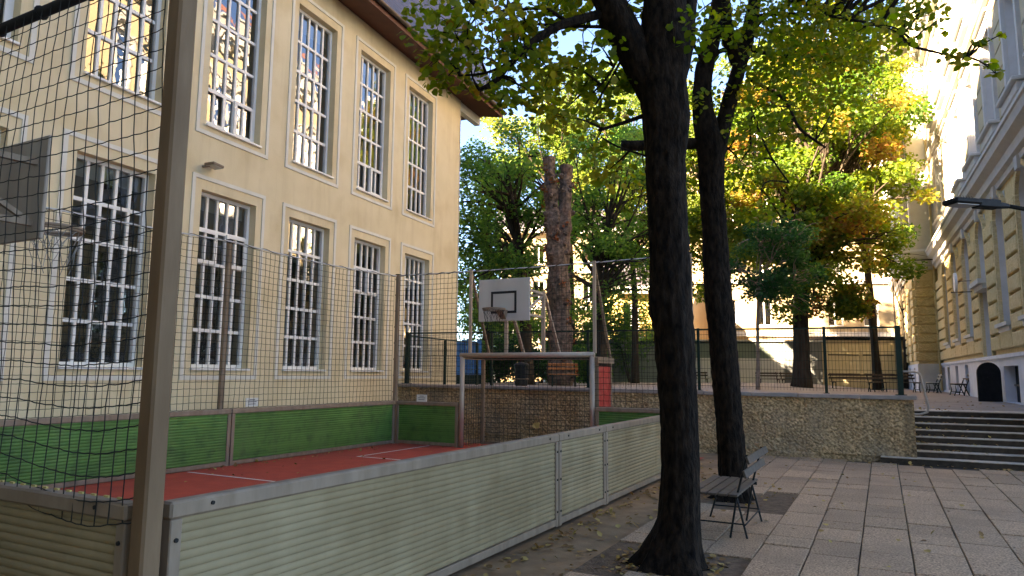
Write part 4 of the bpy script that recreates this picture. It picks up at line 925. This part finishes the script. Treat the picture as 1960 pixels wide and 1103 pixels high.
bg_tree('chestnut_tree', 'thin brown leaved tree against the far school corner', b_, [b_, tp(1733, 640, 40), tp(1728, 540, 40), tp(1725, 480, 40)], .12, tp(1722, 500, 40), (1.0, 1.2, 1.9), 14, 130, .18, 'leaf_chestnut', .8, .1, seed=10)
b_ = at_ground(1680, 34, 1.0)
bg_tree('chestnut_tree', 'high golden crown beside the school cornice', b_, [b_, tp(1665, 560, 34), tp(1640, 330, 34), tp(1630, 200, 34)], .2, tp(1590, 190, 34), (4.4, 3.0, 5.0), 100, 230, .19, 'leaf_chestnut', .30, .12, seed=12, low=-.6)
# shrubs behind the fence
def shrub(label, u, v, Y, r, lm, mu, seed):
    global rng; rng = np.random.default_rng(seed); p = at_ground(u, Y, 1.1); t = thing('shrub', label, 'shrub', p, 0, 'shrubs behind the goal')
    P = [clump_pts((random.uniform(-r*.7, r*.7), random.uniform(-r*.5, r*.5), random.uniform(.3, 1)*r*v), r*.5, 330, .9) for k in range(14)]; P = np.concatenate(P)
    stuff(link('foliage', leaves_mesh('foliage', P, .14, lm, np.clip(rng.normal(mu, .2, len(P)), 0, 1), True), t)); m = MB()
    for k in range(5): m.tube([(0, 0, 0), (random.uniform(-.5, .5)*r, random.uniform(-.3, .3), r*v*.8)], [.03, .01], 4)
    m.build('stem', 'bark', t)
shrub('dark shrub left of the bin behind the goal', 955, 1.5, 31, 1.2, 'leaf_dark', .4, 31); shrub('dark shrub between bin and pollard trunk', 1035, 1.4, 31, 1.1, 'leaf_dark', .5, 32); shrub('green shrub right of the pollard trunk', 1125, 1.4, 33, 1.1, 'leaf_green', .4, 33)
shrub('green shrub behind the blue panel', 893, 1.8, 32, 1.0, 'leaf_green', .5, 34)
shrub('pale shrub above the low shed roof', 1232, 2.2, 40, 1.3, 'leaf_pale', .5, 35)

for k_, (u_, lab_) in enumerate(((905, 'leafy hedge shrub right of the hall corner'), (985, 'leafy hedge shrub behind the bin'), (1100, 'leafy hedge shrub right behind the pollard'), (1160, 'leafy hedge shrub behind the forked green tree'), (1205, 'leafy hedge shrub behind the slim green tree'))):
    shrub(lab_, u_, 1.9, 36+k_ % 2, 2.1, ('leaf_green', 'leaf_green')[k_ % 2], .35, 60+k_)
# pollarded trunk: two cut stems, knobs, rusty shoots
random.seed(17); rng = np.random.default_rng(17)
b_ = at_ground(1072, 24, 1.15); po = thing('pollard_trunk', 'tall cut back trunk with two bare stems and rusty regrowth', 'tree', b_)
def knob_tube(pts, r, n=14, knobs=26, per=8):
    fine = []
    for i in range(len(pts)-1):
        for k in range(per): fine.append(pts[i].lerp(pts[i+1], k/per))
    fine.append(pts[-1]); m = MB(); rr = [r[0]+(r[1]-r[0])*i/(len(fine)-1) for i in range(len(fine))]
    rr = [x*(1+.10*math.sin(i*1.3)+random.uniform(-.08, .08)) for i, x in enumerate(rr)]; m.tube(fine, rr, n, True, jit=.13)
    return m, fine, rr
pts = [tp(1072, 738, 24)-b_, tp(1073, 600, 24)-b_, tp(1066, 470, 24)-b_]
m1, f1, r1 = knob_tube(pts, (.40, .39)); m1.build('trunk', 'bark_pollard', po, smooth=False)
m2, f2_, r2 = knob_tube([tp(1064, 490, 24)-b_, tp(1058, 400, 24)-b_, tp(1050, 302, 24)-b_], (.32, .20)); m2.build('stem', 'bark_pollard', po, smooth=False)
m3, f3, r3 = knob_tube([tp(1074, 500, 24)-b_, tp(1082, 400, 24)-b_, tp(1084, 318, 24)-b_], (.29, .21)); m3.build('stem', 'bark_pollard', po, smooth=False)
km = MB(); P = []
for fine, rr, cnt in ((f1, r1, 44), (f2_, r2, 34), (f3, r3, 22)):
    for k in range(cnt):
        i = random.randint(1, len(fine)-2); th = random.uniform(0, 2*math.pi); d = Vector((math.cos(th), math.sin(th), random.uniform(-.2, .4))); q = fine[i]+d*rr[i]*.85
        s_ = random.uniform(.05, .12); km.tube([q, q+d*s_, q+d*s_*1.5], [s_, s_*.9, s_*.4], 6)
        if random.random() < .4: P.append(clump_pts(q+d*s_*1.5, .16, 16, 1.0))
stuff(km.build('knob', 'bark_pollard', po, smooth=False)); P = np.concatenate(P)
stuff(link('regrowth', leaves_mesh('regrowth', P, .12, 'leaf_rust', rng.uniform(0, .85, len(P)), True), po))

# ---- two big foreground trees
def big_trunk(pts, n=22):
    """pts: (u, v, halfwidth_px, Y) from the base upwards -> bark mesh"""
    C_ = [AY(u, v, Y) for u, v, hw_, Y in pts]; Rr = [hw_/FPX*Y for u, v, hw_, Y in pts]
    fine = []; fr = []
    for i in range(len(C_)-1):
        k = max(2, int((C_[i+1]-C_[i]).length/.06))
        p0 = C_[max(0, i-1)]; p1 = C_[i]; p2 = C_[i+1]; p3 = C_[min(len(C_)-1, i+2)]
        for j in range(k):
            t = j/k; fine.append(.5*((2*p1)+(p2-p0)*t+(2*p0-5*p1+4*p2-p3)*t*t+(3*p1-p0-3*p2+p3)*t*t*t)); fr.append(Rr[i]+(Rr[i+1]-Rr[i])*t)
    fine.append(C_[-1]); fr.append(Rr[-1]); return fine, fr
def bark_tube(fine, fr, n=44, base=None, amp=.075, burls=0, roots=False):
    m = MB(); L = len(fine); a = Vector((1, 0, 0)); vs = []
    bs = [(random.uniform(.1, .95)*L, random.uniform(0, 6.28), random.uniform(.10, .22), random.uniform(2, 4)) for k in range(burls)]
    for i, p in enumerate(fine):
        t = (fine[min(i+1, L-1)]-fine[max(i-1, 0)]).normalized(); a = (a-t*a.dot(t)).normalized(); b = t.cross(a)
        for j in range(n):
            th = 2*math.pi*j/n; r = fr[i]*(1+amp*(.45*math.sin(th*3+i*.04)+.8*abs(math.sin(th*6.5+.9*math.sin(i*.13+th*2)))+.7*abs(math.sin(th*10+.7*math.sin(i*.21)))+random.uniform(-.6, .6)-.9))
            if roots: r *= 1+.38*math.exp(-i/3.2)*max(-.4, math.cos(5*th+1.1*math.sin(2*th)))
            for bi, bt, ba, bw in bs:
                dt = (th-bt+math.pi) % (2*math.pi)-math.pi; r += fr[i]*ba*math.exp(-((i-bi)/bw)**2-(dt/.45)**2)
            vs.append(p+a*math.cos(th)*r+b*math.sin(th)*r)
    m.add(vs, [(i*n+j, i*n+(j+1) % n, (i+1)*n+(j+1) % n, (i+1)*n+j) for i in range(L-1) for j in range(n)]+[tuple((L-1)*n+j for j in range(n))]); return m
def big_tree(name, label, trunk, limbs, twigs, clumps, seed, crown_extra):
    global rng; random.seed(seed); rng = np.random.default_rng(seed)
    fine, fr = big_trunk(trunk); b_ = Vector((fine[0].x, fine[0].y, 0)); t = thing(name, label, 'tree', b_, 0, 'trees standing in the yard')
    def bl(m): m.v = [tuple(Vector(v)-b_) for v in m.v]; return m
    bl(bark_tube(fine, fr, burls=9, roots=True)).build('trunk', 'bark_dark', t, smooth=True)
    ends = []
    for lm in limbs:
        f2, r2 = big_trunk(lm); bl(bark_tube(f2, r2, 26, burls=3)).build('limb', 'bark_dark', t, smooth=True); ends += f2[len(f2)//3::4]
    m = MB()
    for tw in twigs:
        f2, r2 = big_trunk(tw); m.tube(f2, r2, 6, True, jit=.12); ends += f2[::3]
    P = []; T = []
    for (u, v, Y, r_, k) in clumps:
        q = AY(u, v, Y); P.append(clump_pts(q, r_, k, .62)); T.append(np.clip(rng.normal(.45+random.gauss(0, .14), .17, k), 0, 1))
        near = min(ends, key=lambda e: (e-q).length); m.tube(curve(near, q, 6, .12, .08), [.013, .012, .010, .008, .007, .005, .003], 5, False)
        for k2 in range(3):
            e = q+Vector((random.uniform(-1, 1), random.uniform(-1, 1), random.uniform(-.5, .5)))*r_*.9; m.tube(curve(q, e, 3, .1, 0), [.005, .004, .003, .002], 4, False)
    for (q, r_, k) in crown_extra:  # unseen upper crown clumps, added to shade the yard below
        q = Vector(q); P.append(clump_pts(q, r_, k, .6)); T.append(np.clip(rng.normal(.45+random.gauss(0, .14), .17, k), 0, 1))
        near = min(ends, key=lambda e: (e-q).length); m.tube(curve(near, q, 6, .1, .06), [.03, .026, .022, .018, .014, .01, .006], 5, False)
    bl(m).build('twigs', 'bark_dark', t)
    P = np.concatenate(P)-np.array(b_)[None]
    stuff(link('crown', leaves_mesh('crown', P, .076, 'leaf_lime', np.concatenate(T), droop=.35), t))
    return t
Y1 = 6.25; Y2 = 9.6
t1 = [(1287, 1106, 72, Y1), (1288, 1083, 60, Y1), (1292, 1050, 48, Y1), (1299, 1000, 38, Y1), (1302, 920, 35, Y1), (1300, 820, 34, Y1), (1293, 700, 36, Y1), (1288, 620, 37, Y1), (1281, 500, 37, Y1), (1275, 380, 37, Y1), (1271, 260, 39, Y1), (1268, 190, 45, Y1), (1267, 130, 48, Y1), (1270, 70, 45, Y1), (1272, 0, 42, Y1), (1270, -90, 38, Y1), (1262, -220, 30, Y1), (1255, -420, 18, Y1+.2)]
l1 = [[(1258, 200, 26, Y1), (1235, 140, 34, Y1), (1200, 70, 34, Y1), (1165, 0, 30, Y1), (1120, -90, 26, Y1), (1080, -240, 18, Y1-.2)],
      [(1285, 190, 20, Y1), (1308, 90, 20, Y1), (1318, 0, 18, Y1+.1), (1345, -140, 14, Y1+.2)]]
tw1 = [[(1165, 25, 9, Y1), (1110, 38, 10, Y1-.1), (1065, 52, 9, Y1-.2), (1010, 88, 8, Y1-.3), (975, 125, 6, Y1-.3), (950, 155, 6, Y1-.3), (918, 173, 5, Y1-.3)],
       [(1165, 52, 4, Y1), (1080, 50, 3, Y1), (1000, 44, 2.5, Y1)], [(1085, 42, 4, Y1-.1), (1045, 18, 4, Y1-.1), (1000, 18, 3, Y1), (930, 24, 2, Y1)],
       [(1190, 95, 3, Y1), (1168, 140, 2.5, Y1), (1135, 178, 2, Y1)], [(1195, 105, 3, Y1), (1170, 150, 2.5, Y1), (1140, 200, 2, Y1)], [(1232, 222, 5, Y1), (1195, 235, 4, Y1), (1145, 250, 3, Y1)],
       [(975, 120, 3, Y1-.3), (930, 140, 2.5, Y1-.3), (880, 145, 2, Y1-.3)], [(1240, 300, 2, Y1), (1180, 280, 2, Y1), (1150, 262, 1.5, Y1)], [(918, 172, 4, Y1-.3), (905, 150, 2, Y1-.3), (895, 90, 1.5, Y1-.3)]]
cl1 = []
rc = random.Random(42)
for (u, v, r_, k) in [(835, 25, .30, 40), (870, 60, .32, 45), (905, 30, .32, 45), (845, 110, .24, 30), (880, 115, .26, 36), (850, 155, .2, 26), (900, 160, .2, 24), (945, 55, .3, 40), (985, 30, .28, 34), (930, 110, .24, 26), (985, 95, .22, 22), (1020, 60, .25, 26), (1015, 130, .26, 34), (1055, 140, .24, 28), (1060, 20, .25, 24), (1105, 10, .25, 24), (1090, 130, .2, 18), (960, 185, .16, 14), (1000, 190, .2, 18), (1050, 200, .22, 20), (1120, 160, .2, 18), (1150, 210, .22, 24), (1190, 160, .2, 20), (1160, 330, .22, 20), (1080, 225, .2, 16), (1150, 90, .2, 14), (835, 60, .3, 34), (1345, 60, .3, 26), (1220, 20, .2, 14)]:
    cl1.append((u, v, Y1+rc.uniform(-.6, .5), r_*1.2, int(k*(2.0 if u < 960 else 3.4)))); u < 960 or cl1.append((u+rc.uniform(-45, 45), v+rc.uniform(-50, 20), Y1+rc.uniform(.4, 1.6), r_*1.3, int(k*2.6)))
ex1 = [(Vector((rc.uniform(-2.6, 4.4), rc.uniform(3.2, 9.0), rc.uniform(6.0, 10.5))), rc.uniform(.5, .8), 110) for k in range(100)]
ex1 = [e for e in ex1 if e[0].z > 1.65+e[0].y*.60+e[1]*.95]
big_tree('lime_tree', 'thick dark trunk nearest the camera rising through the picture', t1, l1, tw1, cl1, 51, ex1)
t2 = [(1404, 975, 46, Y2), (1405, 955, 34, Y2), (1406, 930, 26, Y2), (1402, 880, 25, Y2), (1396, 800, 24, Y2), (1388, 720, 25, Y2), (1382, 640, 25, Y2), (1372, 540, 25, Y2), (1368, 450, 23, Y2), (1362, 370, 23, Y2), (1360, 310, 25, Y2), (1354, 260, 25, Y2), (1345, 210, 20, Y2), (1346, 150, 17, Y2), (1365, 70, 16, Y2), (1378, 0, 15, Y2), (1385, -110, 12, Y2)]
l2 = [[(1362, 330, 15, Y2), (1374, 285, 17, Y2), (1390, 220, 15, Y2), (1412, 140, 14, Y2), (1430, 70, 14, Y2), (1445, 0, 12, Y2), (1470, -120, 10, Y2)],
      [(1412, 120, 13, Y2), (1392, 60, 14, Y2), (1382, 10, 15, Y2), (1378, -60, 14, Y2)],
      [(1352, 274, 10, Y2), (1300, 276, 11, Y2), (1240, 279, 10, Y2), (1190, 279, 10, Y2)]]
tw2 = [[(1350, 160, 6, Y2), (1375, 100, 5, Y2), (1410, 100, 5, Y2)], [(1430, 95, 4, Y2), (1470, 102, 3, Y2), (1520, 110, 3, Y2)], [(1430, 150, 4, Y2), (1500, 190, 3, Y2), (1530, 245, 3, Y2), (1580, 282, 2, Y2)],
       [(1435, 30, 4, Y2), (1560, 28, 3, Y2), (1690, 52, 3, Y2-2), (1740, 85, 3, Y2-3.0), (1790, 100, 2.5, Y2-3.4), (1850, 112, 2, Y2-3.5)], [(1438, 210, 2, Y2), (1470, 290, 2, Y2), (1510, 350, 1.5, Y2)], [(1436, 215, 2.2, Y2), (1437, 285, 2.2, Y2)],
       [(1440, 60, 5, Y2), (1480, 20, 4, Y2), (1560, -10, 4, Y2-.5)], [(1375, 270, 2, Y2), (1395, 285, 2, Y2), (1412, 302, 1.6, Y2)]]
cl2 = []
for (u, v, r_, k) in [(1395, 40, .3, 26), (1470, 60, .45, 60), (1500, 20, .45, 60), (1540, 70, .45, 60), (1580, 20, .45, 60), (1520, 120, .45, 55), (1470, 130, .4, 44), (1570, 130, .45, 55), (1620, 70, .45, 55), (1650, 20, .45, 55), (1620, 150, .4, 45), (1480, 200, .4, 40), (1540, 190, .4, 45), (1600, 200, .35, 30), (1430, 250, .35, 30), (1500, 250, .35, 28), (1410, 330, .35, 28), (1450, 330, .3, 20), (1560, 250, .3, 22), (1420, 180, .3, 20), (1460, 400, .25, 12), (1660, 110, .35, 34), (1690, 20, .4, 44), (1330, 200, .3, 16), (1335, 340, .3, 16), (1240, 350, .35, 20), (1310, 130, .3, 16)]:
    cl2.append((u, v, Y2+rc.uniform(-1.0, .8), r_*1.3, int(k*3.8))); cl2.append((u+rc.uniform(-45, 45), v+rc.uniform(-50, 20), Y2+rc.uniform(.4, 2.0), r_*1.35, int(k*3.0)))
for (u, v, r_, k) in [(1700, 55, .22, 34), (1735, 30, .24, 38), (1765, 20, .22, 34), (1780, 50, .16, 18), (1720, 85, .16, 16), (1790, 28, .12, 12), (1660, 50, .2, 26)]: cl2.append((u, v, 6.6+rc.uniform(-.3, .3), r_, k))
for (u, v, r_, k) in [(1815, 103, .09, 12), (1840, 115, .08, 9), (1855, 105, .05, 5), (1880, 85, .08, 9), (1920, 65, .06, 7), (1892, 125, .09, 12), (1905, 140, .06, 6), (1865, 82, .05, 5)]: cl2.append((u, v, 6.1, r_, k))
ex2 = [(Vector((rc.uniform(.5, 8.0), rc.uniform(6.5, 13.0), rc.uniform(6.0, 11.5))), rc.uniform(.5, .8), 120) for k in range(110)]
ex2 = [e for e in ex2 if e[0].z > 1.65+e[0].y*.585+e[1]*.7]
big_tree('lime_tree', 'slimmer forked trunk behind the bench with one sawn off limb', t2, l2, tw2, cl2, 52, ex2)

# ================================================================== FALLEN LEAVES
rng = np.random.default_rng(77); random.seed(77); P = []
def scat(n, a0, a1, b0, b1, z=.006):
    aa = rng.uniform(a0, a1, n); bb = rng.uniform(b0, b1, n)
    for x, y in zip(aa, bb): p = c(x, y); P.append((p.x, p.y, z))
scat(360, 3.5, 12.5, 1.9, 3.1, -.015); scat(170, 5.75, 6.72, 1.25, 2.2, .0); scat(30, 9.4, 10.4, 1.4, 2.3, .0); scat(230, 4, 15, -4, 2.2); scat(260, 13.5, 15.0, 5.3, 9.0, .012); scat(40, 7, 13.3, 7.5, 10.1, .012); scat(60, 10.5, 15.2, 2.3, 3.1, -.015); scat(170, 4.0, 13.0, 2.95, 3.16, -.015); scat(60, 3.4, 13, B0+.06, B0+.25, .012); scat(60, 8, 13, B1-.3, B1-.07, .012)
for i in range(NS):
    for k in range(26 if i else 60):
        p = w(-abs(rng.normal(0, .5))-.02, -.12+TD*i+rng.uniform(.03, TD), RH*(i+1)+.01) if i else w(rng.uniform(-2.5, 3.5), -.22-abs(rng.normal(0, .08)), .012); P.append(tuple(p))
for k in range(160): s_ = rng.uniform(.3, 12); P.append(tuple(w(s_, rng.uniform(.4, 4), terr_z(s_)+.02)))
for k in range(120): s_ = rng.uniform(-6, 0); P.append(tuple(w(s_, rng.uniform(2, 9), terr_z(s_)+.012)))
P = np.array(P); lt = link('fallen_leaves', leaves_mesh('fallen_leaves', P, .062, 'leaf_litter', rng.uniform(0, 1, len(P)), flat=3.5))
tag(lt, 'yellow brown fallen leaves scattered over paving, steps and court edge', 'leaves', kind='stuff')
# one big yellow leaf caught in the goal net
q = AY(1026, 815, c(14.3, 6.5).y-.06); lf = MB(); n = 9
pr = [(-.09, 0), (-.05, .05), (0, .065), (.05, .075), (.085, .06), (.075, .01), (.06, -.05), (0, -.06), (-.06, -.045)]
lf.add([(x, .012*math.sin(i*2), z) for i, (x, z) in enumerate(pr)]+[(x*.95, .02+.012*math.sin(i*2), z*.95) for i, (x, z) in enumerate(pr)], [tuple(range(n)), tuple(range(2*n-1, n-1, -1))]+[(i, (i+1) % n, n+(i+1) % n, n+i) for i in range(n)])
o_ = lf.build('leaf', 'yellow_tie'); o_.location = q; tag(o_, 'single yellow leaf caught in the goal net', 'leaf')

# ================================================================== unseen wing added behind the viewer to shade the yard
wg = thing('shade_wing', 'unseen tall cream wing added behind the viewer to shade the yard', 'building', c(-7.5, 14), math.atan2(-B.y, -B.x))
hs = [(2+3*k, 3.3+3*k, z, z+2.2) for k in range(8) for z in (2, 6.2, 10.4, 14.6, 18.8, 22.8)]
mb = MB(); wall_holes(mb, -6, 27, -.1, 27.6, hs, 0, -.25); mb.build('wall', 'yellow_upper', wg); MB().box(-6, 27, -10, -.3, 0, 27.5).build('rooms', 'interior_dark', wg)
mb = MB(); mb.add([(-6.5, .5, 27.6), (27.5, .5, 27.6), (27.5, -5, 30), (-6.5, -5, 30), (-6.5, -10.5, 27.6), (27.5, -10.5, 27.6)], [(0, 1, 2, 3), (3, 2, 5, 4)]); mb.build('roof', 'roof_red', wg)


far_house('rear_shade_house', 'unseen tall house added behind the yellow hall to shade the school', -26, -13.5, -6, 23, 'cream_far', (3.5, 7.3, 11.1, 14.9, 18.7), 2.6, z0=-.1, depth=19)  # added out of view to keep sun off the lower school facade
far_house('garage_shade_house', 'unseen house added behind the far end of the yellow hall to shade the garages', -20, -8, 25.5, 14, 'cream_far', (4.5, 8.2), 2.6, z0=-.1, depth=11)  # hidden house added so that its shadow covers the garage row
